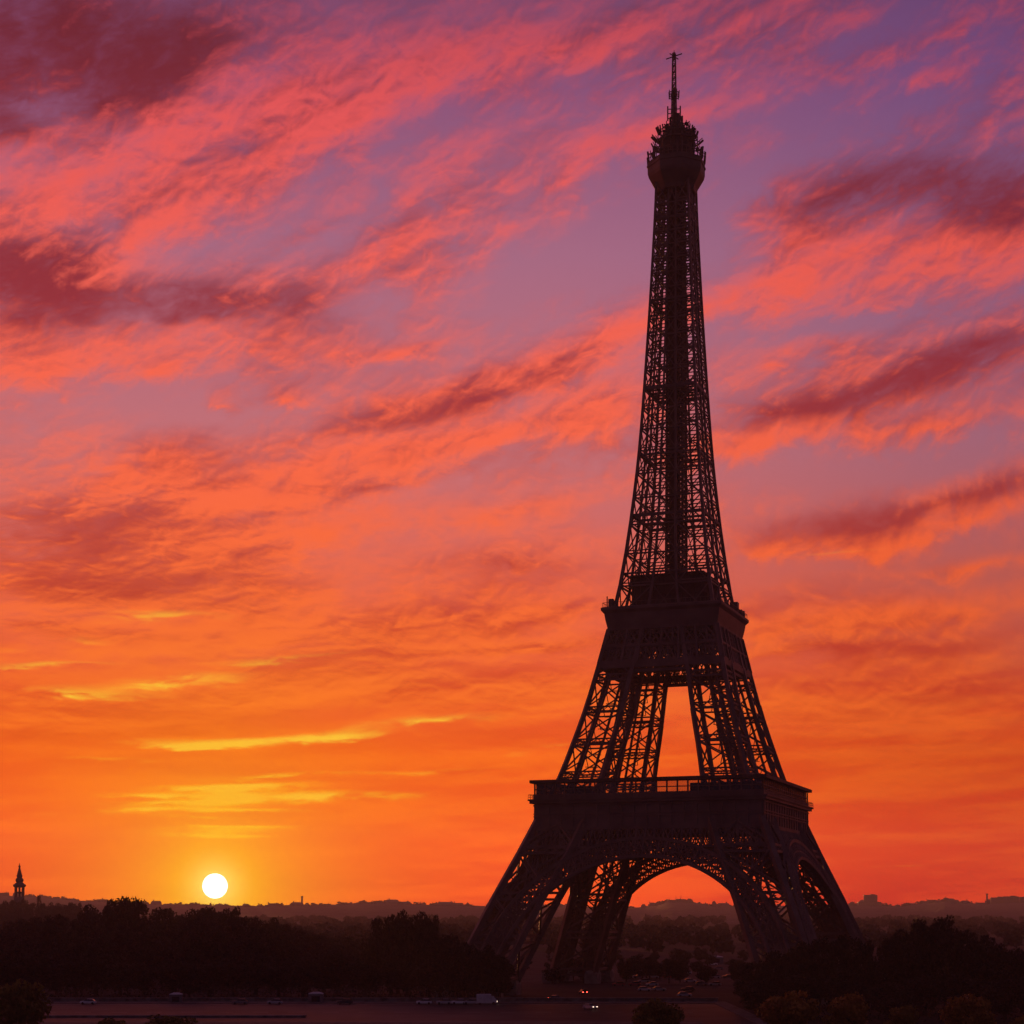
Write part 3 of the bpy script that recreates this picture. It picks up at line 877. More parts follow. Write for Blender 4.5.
def crown_mesh(name, seed, H, RAD, base, leaf, n_clump, per, m, tall=1.0):
    r = np.random.default_rng(seed)
    vs, fs = [], []
    cz = base + (H - base) * 0.5; hz = (H - base) / 2
    cl = []
    while len(cl) < n_clump:
        p = r.uniform(-1, 1, 3)
        d = np.linalg.norm(p)
        if d > 1 or d < 0.25: continue
        if r.random() > 0.35 + d * 0.7: continue
        cr = r.uniform(0.20, 0.38) * RAD
        c = np.array([p[0] * (RAD - cr * .75), p[1] * (RAD - cr * .75), cz + p[2] * (hz - cr * .7)])
        cl.append((c, cr))
    for c, cr in cl:
        k = int(per * (cr / (0.3 * RAD)) ** 2)
        d = r.normal(size=(k, 3)); d /= np.linalg.norm(d, axis=1)[:, None]
        rad = cr * (0.55 + 0.5 * r.random(k) ** 0.6)
        P = c + d * rad[:, None] * np.array([1, 1, .8])
        for i in range(k):
            n = d[i] + r.normal(size=3) * .8; n /= np.linalg.norm(n)
            t = np.cross(n, r.normal(size=3)); t /= np.linalg.norm(t); b = np.cross(n, t)
            s = leaf * r.uniform(.6, 1.3)
            o = len(vs)
            for (u, v) in ((-1, -.1), (-.1, -.65), (1, .05), (.05, .65)):
                vs.append(tuple(P[i] + t * (u * s) + b * (v * s)))
            fs.append((o, o + 1, o + 2, o + 3))
    me = bpy.data.meshes.new(name); me.from_pydata(vs, [], fs); me.update(); me.materials.append(m)
    return me, cl
def trunk_mesh(seed, H, cl, rad):
    mb = MB(); r = random.Random(seed)
    top = Vector((r.uniform(-.4, .4), r.uniform(-.4, .4), H * .55))
    mb.tube((0, 0, -0.3), (0, 0, H * .12), rad * 1.3, rad, 8); mb.tube((0, 0, H * .12), top, rad, rad * .5, 8)
    for c, cr in cl[::2]:
        t = r.uniform(.35, .95); s = Vector((0, 0, H * .12)).lerp(top, t)
        e = Vector(c); mid = s.lerp(e, .5) + Vector((0, 0, .5))
        mb.tube(s, mid, rad * .32, rad * .2, 6); mb.tube(mid, e, rad * .2, rad * .07, 5)
    me = bpy.data.meshes.new('trunk'); me.from_pydata(mb.v, [], mb.f); me.update(); me.materials.append(M_BARK)
    return me
def species(k, H, RAD, base, leaf, nc, per, m):
    out = []
    for i in range(k):
        cm, cl = crown_mesh('crown', 100 * nc + i + int(H), H, RAD, base, leaf, nc, per, m)
        out.append((cm, trunk_mesh(i, H, cl, 0.035 * H ** .9), H, RAD))
    return out
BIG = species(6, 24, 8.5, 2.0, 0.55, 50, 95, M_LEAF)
ROUND = species(3, 11, 5.4, 1.6, 0.34, 34, 120, M_AUTUMN)
ROUND2 = species(2, 11, 5.4, 1.6, 0.34, 34, 120, M_OLIVE)
kk = [0]
def tree(kind, px, topy, Y, hw, label, group=None, name='leafy_tree', sq=1.0):
    cm, tm, H, RAD = kind[kk[0] % len(kind)]; kk[0] += 1
    P = at(px, topy, Y)
    root = empty(name, (P[0], Y, 0), rng.uniform(0, 6.28), label, 'tree', group)
    sz = P[2] / H; sr = hw * Y / F / RAD
    root.scale = (sr, sr, sz)
    for nm, me in (('trunk', tm), ('crown', cm)):
        o = bpy.data.objects.new(nm, me); COL.objects.link(o); o.parent = root
    return root

# the wood on the left, under the sun
LP = [(-40, 922), (0, 919), (50, 914), (72, 906), (88, 899), (105, 894), (135, 894), (155, 896), (172, 901), (195, 903), (215, 903), (238, 905), (252, 909), (275, 911), (292, 922), (320, 930), (350, 930), (372, 925)]
lx, ly = zip(*LP)
for i, x in enumerate(range(-24, 364, 15)):
    tree(BIG, x + rng.uniform(-4, 4), np.interp(x, lx, ly) + rng.uniform(-1.5, 3), rng.uniform(640, 740), rng.uniform(15, 20),
         'dark tree in the back row of the wood under the setting sun', 'trees at the back of the wood under the sun')
for i, x in enumerate(range(-30, 372, 19)):
    tree(BIG, x + rng.uniform(-5, 5), np.interp(x, lx, ly) + rng.uniform(20, 38), rng.uniform(550, 610), rng.uniform(17, 23),
         'dark tree in the middle row of the wood under the setting sun', 'trees in the middle of the wood under the sun')
for i, x in enumerate(range(-10, 500, 22)):
    tree(BIG, x + rng.uniform(-6, 6), rng.uniform(946, 962), rng.uniform(492, 520), rng.uniform(17, 24),
         'low dark tree on the front edge of the wood above the quay', 'trees on the front edge of the wood')
for (x, y, hw) in ((376, 909, 15), (390, 905, 16), (405, 904, 17), (420, 906, 16), (398, 920, 22), (433, 913, 13)):
    tree(BIG, x, y, rng.uniform(520, 545), hw, 'tall dark tree of the rounded clump left of the iron tower', 'tall trees of the rounded clump left of the tower')
for (x, y, hw) in ((450, 926, 17), (468, 935, 16), (486, 941, 15), (500, 952, 12), (440, 936, 18), (475, 952, 16)):
    tree(BIG, x, y, rng.uniform(482, 495), hw, 'dark tree in front of the left foot of the iron tower', 'trees in front of the left tower foot')
# trees on the right
for (x, y, hw) in ((752, 956, 20), (775, 944, 20), (798, 936, 18), (820, 932, 18), (842, 931, 17), (862, 936, 17), (785, 962, 24), (830, 958, 26), (868, 962, 24)):
    tree(BIG, x, y, rng.uniform(432, 462), hw, 'dark tree in front of the right foot of the iron tower', 'trees in front of the right tower foot')
for (x, y, hw) in ((905, 924, 22), (925, 914, 24), (945, 913, 22), (965, 921, 22), (984, 926, 20), (1002, 939, 20), (1022, 944, 20), (892, 934, 18), (1042, 946, 20), (915, 948, 26), (955, 945, 28), (1000, 960, 26)):
    tree(BIG, x, y, rng.uniform(430, 470), hw, 'dark tree of the domed clump right of the iron tower', 'trees of the domed clump right of the tower')
for (x, hw) in ((760, 22), (800, 24), (845, 24), (890, 24), (925, 26), (965, 26), (1005, 26), (1035, 24)):
    tree(BIG, x, rng.uniform(968, 978), rng.uniform(398, 424), hw, 'low dark tree lining the quay road on the right', 'low trees along the quay road on the right')
# rounded autumn trees close to the camera
for (k, x, y, hw, Y, lab) in (
    (ROUND2, 22, 976, 31, 330, 'olive green round tree in the bottom left corner'),
    (ROUND2, 168, 1013, 34, 322, 'olive tree top rising over the quay below the setting sun'),
    (ROUND2, 657, 996, 29, 335, 'rounded olive and rust tree below the arch of the iron tower'),
    (ROUND, 790, 987, 33, 330, 'rust coloured round tree, left one of the touching pair'),
    (ROUND, 850, 990, 29, 328, 'rust coloured round tree, right one of the touching pair'),
    (ROUND, 968, 991, 30, 330, 'rust tinged round tree standing alone below the domed dark clump'),
    (ROUND, 1024, 1012, 16, 325, 'small rust coloured tree cut by the right edge'),
    (ROUND2, 905, 1003, 22, 340, 'small dull olive tree between two rust coloured ones'),
    (ROUND2, 108, 1016, 20, 322, 'small olive tree top beside the pale quay edge')):
    tree(k, x, y, Y, hw, lab, None, 'round_tree')

# low planting on the square under the tower
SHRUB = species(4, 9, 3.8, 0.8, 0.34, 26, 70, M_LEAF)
for i in range(40):
    Y = rng.choice([rng.uniform(585, 640), rng.uniform(655, 700), rng.uniform(730, 840)])
    px = rng.uniform(500, 765)
    tree(SHRUB, px, HOR - (rng.uniform(5.5, 10) - EYE) / Y * F, Y, rng.uniform(2.6, 4.6) * F / Y, 'small dark tree on the square between and behind the tower legs', 'small trees on the square under the tower')

# woods beyond the tower read as one mass
def woods(name, n, xr, Yr, hr, leaf, per, m, zf=None):
    r = np.random.default_rng(n); vs, fs = [], []
    for i in range(n):
        Y = r.uniform(*Yr); X = r.uniform(*xr) * Y / F
        h = r.uniform(*hr); rad = h * r.uniform(.35, .55)
        k = per
        d = r.normal(size=(k, 3)); d /= np.linalg.norm(d, axis=1)[:, None]
        d[:, 2] = np.abs(d[:, 2]) * 1.1 - 0.35
        P = np.array([X, Y, h * .45 + (zf(512 + X / Y * F) if zf else 0)]) + d * np.array([rad, rad, h * .5]) * (0.75 + .35 * r.random((k, 1)))
        for j in range(k):
            t = r.normal(size=3); t /= np.linalg.norm(t); b = np.cross(t, d[j]); b /= np.linalg.norm(b) + 1e-6
            s = leaf * r.uniform(.6, 1.4); o = len(vs)
            for (u, v) in ((-1, -.3), (.2, -.8), (1, .2), (-.2, .8)):
                vs.append(tuple(P[j] + t * u * s + b * v * s))
            fs.append((o, o + 1, o + 2, o + 3))
    me = bpy.data.meshes.new(name); me.from_pydata(vs, [], fs); me.update(); me.materials.append(m)
    o = bpy.data.objects.new(name, me); COL.objects.link(o)
    return tag(o, kind='stuff')
tag(woods('woods', 420, (-640, 640), (860, 1500), (10, 17), 1.9, 90, M_LEAF), 'dark park woods behind the iron tower', 'woods')
tag(woods('far_woods', 620, (-660, 660), (1600, 2900), (8, 15), 3.2, 46, M_LEAF), 'hazy woods and gardens at the foot of the far hills', 'woods')
def crest(px): return EYE + (HOR - np.interp(px, px_, py_)) / F * 5600 - 24
tag(woods('ridge_woods', 420, (-660, 660), (5300, 5560), (12, 24), 4.0, 30, M_LEAF, lambda p: crest(p) + 12), 'hazy tree line along the crest of the far hills', 'woods')
bpy.data.objects['ridge_woods'].location.z = 0

def hedge(p, q, w, h, label):
    r = np.random.default_rng(int(abs(p[0]) * 7)); p, q = np.array(p), np.array(q)
    L = np.linalg.norm(q - p); n = int(L * 26); vs, fs = [], []
    d = (q - p) / L; s = np.array([-d[1], d[0]])
    ph = r.uniform(0, 6, 4)
    for i in range(n):
        t = r.uniform(0, L); hh = h * (.85 + .12 * math.sin(t * .31 + ph[0]) + .1 * math.sin(t * .83 + ph[1]))
        a = r.uniform(0, math.pi); rr = .8 + .25 * r.random()
        xy = p + d * t + s * (math.cos(a) * w / 2 * rr)
        P = np.array([xy[0], xy[1], max(.05, math.sin(a) ** .6 * hh * rr * (1 if r.random() < .7 else r.random()))])
        u = r.normal(size=3); u /= np.linalg.norm(u); v = np.cross(u, r.normal(size=3)); v /= np.linalg.norm(v)
        k = r.uniform(.25, .5); o = len(vs)
        for (x, y) in ((-1, -.1), (-.1, -.65), (1, .05), (.05, .65)): vs.append(tuple(P + u * x * k + v * y * k))
        fs.append((o, o + 1, o + 2, o + 3))
    me = bpy.data.meshes.new('hedge'); me.from_pydata(vs, [], fs); me.update(); me.materials.append(M_LEAF)
    o = bpy.data.objects.new('hedge', me); COL.objects.link(o); return tag(o, label, 'hedge')
hedge((-190, 486), (-14, 486), 3.5, 5.0, 'long dark hedge under the front trees of the wood on the left')
hedge((62, 396), (150, 396), 4.0, 6.5, 'dark hedge under the low trees on the right of the quay road')

# ====================================================================== far buildings
M_BLD = mat("far_render", (0.22, 0.17, 0.16), rough=0.9, noise_amt=0.2, nscale=0.05)
M_BLD2 = mat("grey_concrete", (0.17, 0.15, 0.15), rough=0.9, noise_amt=0.2, nscale=0.05)
M_SLATE = mat("slate", (0.07, 0.065, 0.075), rough=0.6, noise_amt=0.3, nscale=0.3)
M_PANE = mat("dark_panes", (0.02, 0.02, 0.025), rough=0.15, spec=0.5, noise_amt=0)
def block(name, px0, px1, topy, Y, label, cat='building', m=M_BLD, roof='flat', z0=0.0, depth=None, group=None, floors=None):
    a, b = at(px0, topy, Y), at(px1, topy, Y)
    w = b[0] - a[0]; h = a[2] - z0; d = depth or w * .5
    root = empty(name, ((a[0] + b[0]) / 2, Y, z0), -math.atan2((a[0] + b[0]) / 2, Y) * .6, label, cat, group)
    rh = min(h * .12, 3.0) if roof == 'flat' else min(w * .45, h * .4)
    wb = MB(); wb.box((0, 0, (h - rh) / 2), (w, d, h - rh)); wb.build('wall', m, root)
    r = MB()
    if roof == 'flat':
        r.box((0, 0, h - rh / 2 - rh * .2), (w * 1.02, d * 1.02, rh * .6)); r.box((w * .15, 0, h - rh * .1), (w * .35, d * .5, rh * .9))
    else:
        y = d / 2 * 1.04; x = w / 2 * 1.03; t = h - rh
        r.add([(-x, -y, t), (x, -y, t), (x, y, t), (-x, y, t), (-x * .45, 0, h), (x * .45, 0, h)], [(3, 2, 1, 0), (0, 1, 5, 4), (1, 2, 5), (2, 3, 4, 5), (3, 0, 4)])
    r.build('roof', M_SLATE, root)
    nf = floors or max(2, int(h * .5 / 4)); nx = max(3, int(w / 5)); wm = MB()
    for i in range(nf):
        for k in range(nx):
            wm.box((-w / 2 + w * (k + .5) / nx, -d / 2 - .06, h - rh - (i + .6) * 4), (w / nx * .55, .2, 2.0))
    o = wm.build('window_rows', M_PANE, root); o['kind'] = 'stuff'
    return root
HZ = 5350.0
def far(px0, px1, topy, label, **k): return block('far_building', px0, px1, topy, HZ - rng.uniform(0, 120), label, z0=min(crest((px0 + px1) / 2), EYE + (HOR - topy) / F * HZ - 18), **k)
far(864, 877, 894.5, 'hazy square block on the skyline just right of the tower', m=M_BLD2)
far(858, 880, 901.5, 'low hazy base building under the square skyline block', m=M_BLD2, depth=60)
far(991, 1004, 897, 'hazy stepped building beside the thin chimney on the right skyline')
far(1003, 1018, 896, 'long hazy flat building on the right skyline')
far(1020, 1034, 896.5, 'hazy building cut by the right edge of the skyline')
far(934, 944, 900.5, 'hazy hipped roof on the skyline, left of a similar pair', roof='hip')
far(944, 957, 898.5, 'hazy broad hipped roof on the skyline, right of a similar pair', roof='hip')
far(668, 690, 899.5, 'low hazy hilltop fort seen through the arch', m=M_BLD2, depth=40)
far(712, 716, 901, 'tiny hazy pointed tower right of the hilltop fort', roof='hip')
far(641, 646, 904, 'tiny hazy house left of the hilltop fort', roof='hip')
far(-6, 7, 893, 'hazy long roof left of the church spire')
far(398, 404, 902.5, 'tiny hazy roof poking out behind the rounded clump of trees', roof='hip')
far(338, 343, 904.5, 'tiny hazy block on the skyline right of the slim chimney')
def mast(px, topy, wpx, label, name='radio_mast', cat='mast', n=4):
    Y = HZ - 140; t = at(px, topy, Y); z0 = min(crest(px), t[2] - 15)
    mb = MB(); w = wpx * Y / F / 2
    mb.tube((0, 0, 0), (0, 0, t[2] - z0), w, w * .75, 8); mb.tube((0, 0, (t[2] - z0) * .93), (0, 0, (t[2] - z0) * .97), w * 1.25, w * 1.25, 8)
    o = mb.build(name, M_BLD2, None, (t[0], Y, z0)); tag(o, label, cat)
mast(302, 896, 2.2, 'hazy slim chimney standing alone on the skyline right of the sun', 'chimney', 'chimney')
mast(987, 893.5, 2.2, 'hazy thin chimney left of the flat buildings on the right skyline', 'chimney', 'chimney')
mast(676, 896.5, 0.6, 'hair thin mast on the hilltop fort, left of two')
mast(681, 895, 0.6, 'hair thin taller mast on the hilltop fort, right of two')
mast(968, 901, 0.8, 'tiny hazy mast between the hipped roofs and the thin chimney')
mast(291, 903, 0.8, 'tiny hazy mast just left of the slim chimney')

# the uneven roofs of the far city along the crest
hr = random.Random(21); hp = []
for kind in range(4):
    hb_ = MB(); hb_.box((0, 0, .4), (1, .7, .8))
    if kind < 2: hb_.box((.1, 0, .9), (.7, .5, .2)); hb_.box((-.3 + .4 * kind, .1, 1.05), (.06, .1, .3))
    else:
        hb_.add([(-.52, -.37, .8), (.52, -.37, .8), (.52, .37, .8), (-.52, .37, .8), (-.4, 0, 1.1), (.4, 0, 1.1)], [(3, 2, 1, 0), (0, 1, 5, 4), (1, 2, 5), (2, 3, 4, 5), (3, 0, 4)])
        hb_.box((.25 * (kind - 2.5) * 2, 0, 1.1), (.07, .12, .35))
    hp.append(hb_.build('far_house', M_BLD2 if kind % 2 else M_BLD))
for i in range(90):
    px = -15 + 1055 * (i + hr.random()) / 90
    o = hp[i % 4] if i < 4 else hp[i % 4].copy()
    if i >= 4: COL.objects.link(o)
    Y = HZ + hr.uniform(0, 120); hgt = hr.choice([14, 16, 18, 20, 24]); w = hr.uniform(14, 44)
    o.location = ((px - 512) / F * Y, Y, crest(px) + (14 if px > 840 else 11 if px < 90 else 8)); o.scale = (w, w * .7, hgt)
    o.rotation_euler = (0, 0, hr.uniform(-.5, .5))
    tag(o, 'tiny hazy house among the roofs along the far skyline', 'house', 'houses along the far skyline')

# church spire on the left
SY = 1500.0
c0 = at(19.5, 864, SY)
sp_ = empty('church_spire', (c0[0], SY, 0), 0.2, 'dark tiered church spire with open belfry on the left skyline', 'church spire')
Z = lambda y: EYE + (HOR - y) / F * SY
k_ = SY / F
mb = MB(); mb.lathe([(5.4 * k_ * 1.3, 0), (5.4 * k_ * 1.3, Z(897)), (4.9 * k_ * 1.2, Z(896.6))], 4, a0=math.pi / 4); mb.build('tower_wall', M_BLD, sp_)
mb = MB()
for k in range(8):
    a = 2 * math.pi * k / 8
    mb.tube((4.2 * k_ * math.cos(a), 4.2 * k_ * math.sin(a), Z(896.6)), (4.2 * k_ * math.cos(a), 4.2 * k_ * math.sin(a), Z(887)), .62, .62, 6)
mb.lathe([(4.6 * k_, Z(893.4)), (4.9 * k_, Z(893)), (4.9 * k_, Z(892)), (4.4 * k_, Z(891.6))], 8); mb.lathe([(1.0 * k_, Z(896.6)), (1.0 * k_, Z(886))], 8)
mb.build('belfry', M_SLATE, sp_)
mb = MB(); mb.lathe([(4.2 * k_, Z(887.6)), (6.2 * k_, Z(886.6)), (6.3 * k_, Z(885)), (4.4 * k_, Z(883.5)), (3.0 * k_, Z(882.4)), (4.0 * k_, Z(881)), (3.8 * k_, Z(879)), (2.3 * k_, Z(877.4)), (3.0 * k_, Z(876.4)), (2.0 * k_, Z(873)), (1.9 * k_, Z(872)), (1.0 * k_, Z(869)), (.8 * k_, Z(867.4))], 12)
mb.build('spire_roof', M_SLATE, sp_)
mb = MB(); mb.lathe([(.7, Z(867.6)), (1.0, Z(866.8)), (.9, Z(866)), (.35, Z(865.4)), (.25, Z(863.5))], 8); mb.beam((-.9, 0, Z(864.6)), (.9, 0, Z(864.6)), .3); mb.build('finial', M_SLATE, sp_)
tree(BIG, 39, 890, 1480, 3.6, 'lone hazy round tree right of the church spire', None, 'leafy_tree')
for x in range(-12, 86, 9):
    tree(BIG, x, np.interp(x, [-12, 0, 40, 60, 86], [897, 897.5, 898, 900, 903]) + rng.uniform(-.8, 1), rng.uniform(1380, 1450), rng.uniform(7, 10), 'hazy tree along the foot of the church spire', 'hazy trees round the church spire')

# pavilions on the square
def kiosk(px, y, Y, w, h, label):
    P = at(px, y, Y); r = empty('kiosk', (P[0], Y, 0), rng.uniform(-.3, .3), label, 'kiosk')
    mb = MB(); mb.box((0, 0, h * .4), (w * .9, w * .4, h * .8)); mb.build('wall', M_BLD2, r)
    mb = MB(); mb.lathe([(w * .5 * 1.25, h * .8), (w * .5 * 1.25, h * .87), (w * .25, h)], 4, a0=math.pi / 4)
    o = mb.build('roof', M_WHITE, r); o.scale = (1, .5, 1)
    mb = MB(); mb.box((0, -w * .2 - .04, h * .36), (w * .5, .1, h * .5)); mb.build('shutter', M_PANE, r)
M_WHITE = mat("white_paint", (0.62, 0.58, 0.58), rough=0.45, noise_amt=0.1, nscale=0.8)
kiosk(715, 962, 800, 8.5, 3.6, 'low kiosk with a wide pale roof, rightmost on the square')
kiosk(572, 970, 700, 6.0, 3.4, 'small pale roofed kiosk behind the left tower legs')
kiosk(626, 974, 690, 4.0, 3.2, 'small pale kiosk at the left end of the parked cars')

# ====================================================================== vehicles
M_TYRE = mat("tyre_rubber", (0.02, 0.02, 0.02), rough=0.9, noise_amt=0)
M_TAIL = mat("lit_tail_lamp", (0.4, 0.01, 0.01), noise_amt=0, emit=(1.0, 0.10, 0.06), estr=6.0)
M_TAIL_OFF = mat("tail_lamp_glass", (0.25, 0.01, 0.01), rough=0.2, noise_amt=0)
M_HEAD = mat("headlamp_glass", (0.7, 0.7, 0.7), rough=0.1, noise_amt=0)
M_HEAD_ON = mat("lit_headlamp", (0.8, 0.8, 0.7), noise_amt=0, emit=(1.0, 0.72, 0.55), estr=2.5)
PAINT = {n: mat(n + "_car_paint", c, rough=0.25, spec=0.6, noise_amt=0.0) for n, c in
         (('white', (.70, .68, .68)), ('silver', (.42, .41, .42)), ('black', (.02, .02, .022)), ('red', (.38, .03, .03)), ('grey', (.16, .15, .16)))}
def car_shapes():
    body = MB(); L, W = 4.3, 1.78
    secs = [(-2.15, .35, .62), (-2.05, .30, .86), (-1.2, .28, .92), (1.2, .28, .95), (2.0, .30, .88), (2.15, .38, .66)]
    vs = []; n = len(secs)
    for x, z0, z1 in secs:
        ins = .12 if abs(x) > 2 else 0
        vs += [(x, -W / 2 + ins, z0), (x, W / 2 - ins, z0), (x, W / 2 - ins - .02, z1 - .12), (x, W / 2 - .2, z1), (x, -W / 2 + .2, z1), (x, -W / 2 + ins + .02, z1 - .12)]
    fs = [tuple(range(6)), tuple(range((n - 1) * 6 + 5, (n - 1) * 6 - 1, -1))]
    for i in range(n - 1):
        for k in range(6): fs.append((i * 6 + k, i * 6 + (k + 1) % 6, (i + 1) * 6 + (k + 1) % 6, (i + 1) * 6 + k))
    body.add(vs, fs)
    roof = MB(); roof.add([(-1.35, -.6, 1.42), (.35, -.6, 1.44), (.35, .6, 1.44), (-1.35, .6, 1.42), (-1.2, -.55, 1.48), (.2, -.55, 1.5), (.2, .55, 1.5), (-1.2, .55, 1.48)],
        [(3, 2, 1, 0), (4, 5, 6, 7), (0, 1, 5, 4), (1, 2, 6, 5), (2, 3, 7, 6), (3, 0, 4, 7)])
    cab = MB(); cab.add([(-1.85, -.76, .92), (1.05, -.76, .94), (1.05, .76, .94), (-1.85, .76, .92), (-1.3, -.6, 1.41), (.3, -.6, 1.43), (.3, .6, 1.43), (-1.3, .6, 1.41)],
        [(3, 2, 1, 0), (4, 5, 6, 7), (0, 1, 5, 4), (1, 2, 6, 5), (2, 3, 7, 6), (3, 0, 4, 7)])
    return body, roof, cab
def small_car(color):
    b, r, c = car_shapes(); mb = MB(); mb.add(b.v, b.f); nb = len(mb.f); mb.add(r.v, r.f); nr = len(mb.f); mb.add(c.v, c.f); nc = len(mb.f)
    for x in (-1.35, 1.35):
        for y in (-.8, .8): mb.tube((x, y - .11, .32), (x, y + .11, .32), .32, .32, 10)
    o = mb.build('parked_car', PAINT[color]); o.data.materials.append(M_PANE); o.data.materials.append(M_TYRE)
    for i, p in enumerate(o.data.polygons): p.material_index = 0 if i < nr else 1 if i < nc else 2
    return o
protos = {}
cols = ['white', 'silver', 'white', 'grey', 'silver', 'red', 'black', 'white']
for row, (Y, x0, x1, step) in enumerate(((505, 640, 700, 19), (540, 622, 716, 17), (575, 618, 728, 15), (600, 640, 722, 14), (635, 622, 730, 13), (675, 630, 726, 13), (720, 640, 720, 13), (775, 650, 716, 12))):
    x = x0 + rng.uniform(0, 8)
    while x < x1:
        if rng.random() < .5:
            cname = rng.choice(cols)
            if cname in protos: o = protos[cname].copy(); COL.objects.link(o)
            else: o = protos[cname] = small_car(cname)
            o.location = ((x - 512) / F * Y, Y + rng.uniform(-1, 1), .012)
            o.rotation_euler = (0, 0, rng.choice([0, math.pi]) + rng.uniform(-.06, .06))
            tag(o, f'small {cname} car parked on the dark square beyond the arch', 'car', f'{cname} cars parked beyond the arch')
        x += step * rng.uniform(.8, 1.3)
def car(px, y, Y, rz, color, label, tail=True):
    P = at(px, y, Y); root = empty('car', (P[0], Y, .012), rz, label, 'car')
    b, r, c = car_shapes()
    B = b.build('body', PAINT[color], root); r.build('roof', PAINT[color], root); c.build('window_glass', M_PANE, root)
    for x in (-1.35, 1.35):
        for yy in (-.8, .8):
            w = MB(); w.tube((x, yy - .11, .32), (x, yy + .11, .32), .32, .32, 12); wo = w.build('wheel', M_TYRE, root)
            h = MB(); s = 1 if yy > 0 else -1; h.tube((x, yy + .10 * s, .32), (x, yy + .125 * s, .32), .19, .17, 8); h.build('rim', PAINT['silver'], wo)
    for yy in (-.62, .62):
        m = MB(); m.box((-2.17, yy, .74), (.1, .34, .2)); m.build('taillight', M_TAIL if tail else M_TAIL_OFF, root)
        m = MB(); m.box((2.16, yy, .70), (.1, .34, .18)); m.build('headlight', M_HEAD if tail else M_HEAD_ON, root)
car(583, 988, 520, math.pi / 2 + .25, 'black', 'black car with lit red tail lamps driving under the arch')
car(556, 995, 486, math.pi / 2 - 1.1, 'grey', 'grey car with lit tail lamps at the kerb left of the black car')
car(590, 1006, 445, 2.2 - math.pi, 'silver', 'silver car with lit headlamps on the quay road', tail=False)
# white van at the kerb
P = at(486, 1000, 472)
vn = empty('van', (P[0], 466.5, .012), 0.0, 'white box van parked on the quay road at the foot of the tower', 'van')
m = MB(); m.box((-.5, 0, 1.55), (4.0, 2.1, 2.3)); m.box((-.5, 0, 2.75), (3.8, 1.9, .14)); m.box((-.2, 0, .42), (5.4, 1.5, .25)); m.build('cargo_box', M_WHITE, vn)
m = MB(); m.add([(1.55, -1, .45), (3.1, -1, .45), (3.1, 1, .45), (1.55, 1, .45), (1.55, -1, 2.2), (2.2, -.95, 2.2), (2.2, .95, 2.2), (1.55, 1, 2.2), (3.1, -1, 1.2), (3.1, 1, 1.2)],
    [(3, 2, 1, 0), (0, 1, 8, 5, 4), (2, 3, 7, 6, 9), (1, 2, 9, 8), (8, 9, 6, 5), (4, 5, 6, 7), (0, 4, 7, 3)]); m.build('cab', M_WHITE, vn)
m = MB(); m.add([(2.28, -.85, 2.1), (3.04, -.88, 1.3), (3.04, .88, 1.3), (2.28, .85, 2.1), (2.32, -.85, 2.13), (3.08, -.88, 1.33), (3.08, .88, 1.33), (2.32, .85, 2.13)],
    [(0, 1, 2, 3), (7, 6, 5, 4), (0, 4, 5, 1), (1, 5, 6, 2), (2, 6, 7, 3), (3, 7, 4, 0)]); m.build('windscreen', M_PANE, vn)
for x in (-1.6, 2.2):
    for yy in (-.9, .9):
        w = MB(); w.tube((x, yy - .12, .38), (x, yy + .12, .38), .38, .38, 12); w.build('wheel', M_TYRE, vn)
for yy in (-.75, .75):
    m = MB(); m.box((3.13, yy, .8), (.1, .36, .26)); m.build('headlight', M_HEAD_ON, vn)
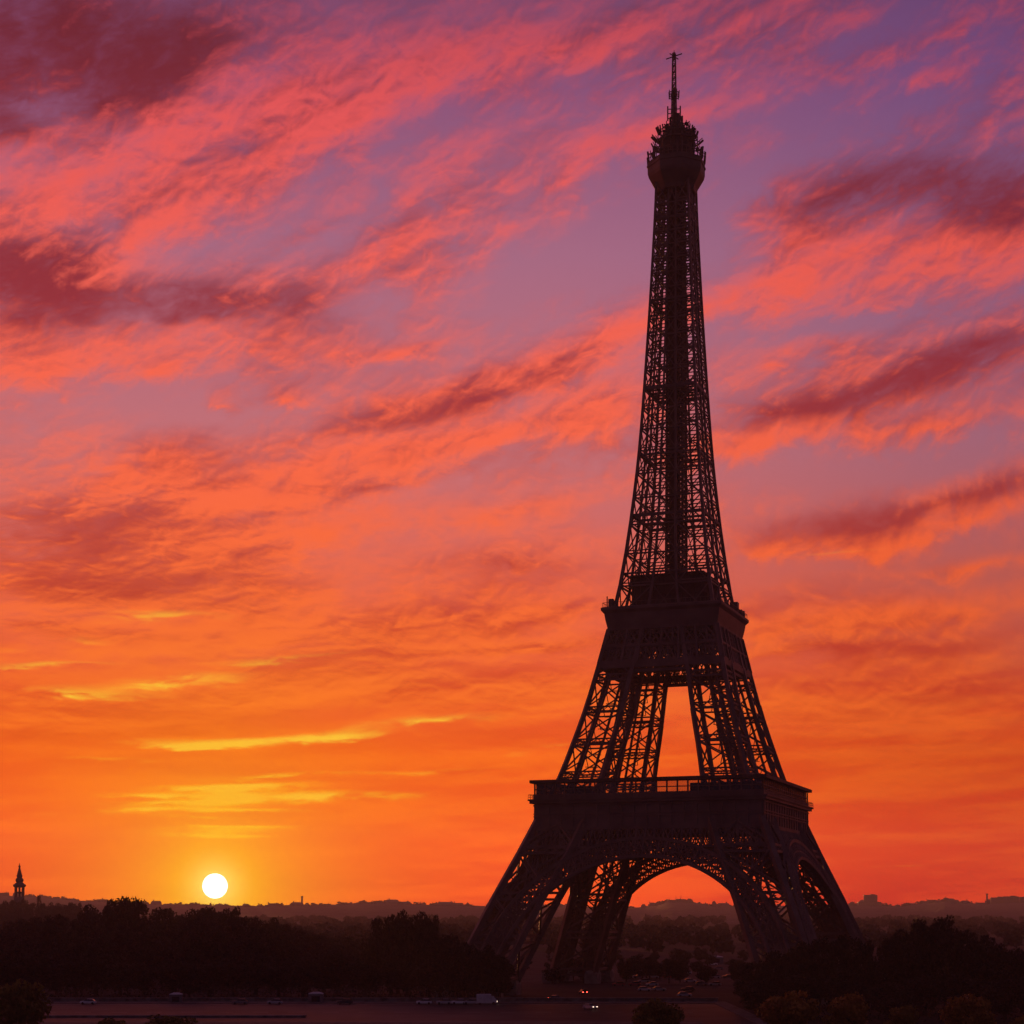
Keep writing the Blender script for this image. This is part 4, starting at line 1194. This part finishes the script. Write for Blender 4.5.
# quay parapets
wl = MB()
wl.box((-220, 479.2, .5), (556, .5, 1.0)); wl.box((-220, 479.2, 1.06), (556.4, 1.5, .14))
tag(wl.build('quay_parapet', M_WALL), 'low pale stone parapet running along the far side of the quay road', 'wall')
wl = MB(); wl.box((-151, 412.0, .22), (202, 1.9, .44)); wl.box((-151, 412.0, .50), (202.4, 2.4, .12))
tag(wl.build('road_parapet', M_WALL), 'low broad stone kerb wall on the near side of the quay road at lower left', 'wall')

# cars and stalls along the far kerb of the quay road
for px, cname in ((424, 'white'), (444, 'silver'), (459, 'white'), (471, 'silver'), (240, 'grey'), (275, 'silver'), (88, 'white'), (345, 'black')):
    if cname in protos: o = protos[cname].copy(); COL.objects.link(o)
    else: o = protos[cname] = small_car(cname)
    o.location = ((px - 512) / F * 467, 467.2, .012); o.rotation_euler = (0, 0, math.pi + hr.uniform(-.04, .04))
    tag(o, {424: 'white car parked at the kerb, leftmost of the row before the van', 444: 'silver car at the kerb, second in the row before the van', 459: 'white car at the kerb, third in the row before the van',
            471: 'silver car parked right behind the white box van', 240: 'grey car parked at the kerb below the sun', 275: 'silver car parked at the kerb just right of the sun', 88: 'white car parked at the kerb on the far left',
            345: 'black car parked alone at the kerb below the rounded tree clump'}[px], 'car', 'cars parked along the quay kerb')
kiosk(316, 998, 475.2, 4.6, 3.0, 'small pale roofed stall on the quay pavement right of the sun')
kiosk(176, 998, 475.2, 4.0, 2.8, 'small pale roofed stall on the quay pavement left of the sun')

# ====================================================================== air
hz = MB(); hz.box((0, 3350, 165.0), (14400, 7800, 333))
M_HAZE = bpy.data.materials.new("haze"); M_HAZE.use_nodes = True
t = M_HAZE.node_tree; t.nodes.clear()
o_ = t.nodes.new('ShaderNodeOutputMaterial'); pv_ = t.nodes.new('ShaderNodeVolumePrincipled')
pv_.inputs['Color'].default_value = (0.84, 0.66, 0.66, 1); pv_.inputs['Density'].default_value = HAZE_D
pv_.inputs['Anisotropy'].default_value = HAZE_G
t.links.new(pv_.outputs[0], o_.inputs['Volume'])
H_ = hz.build('haze', M_HAZE); tag(H_, kind='stuff')
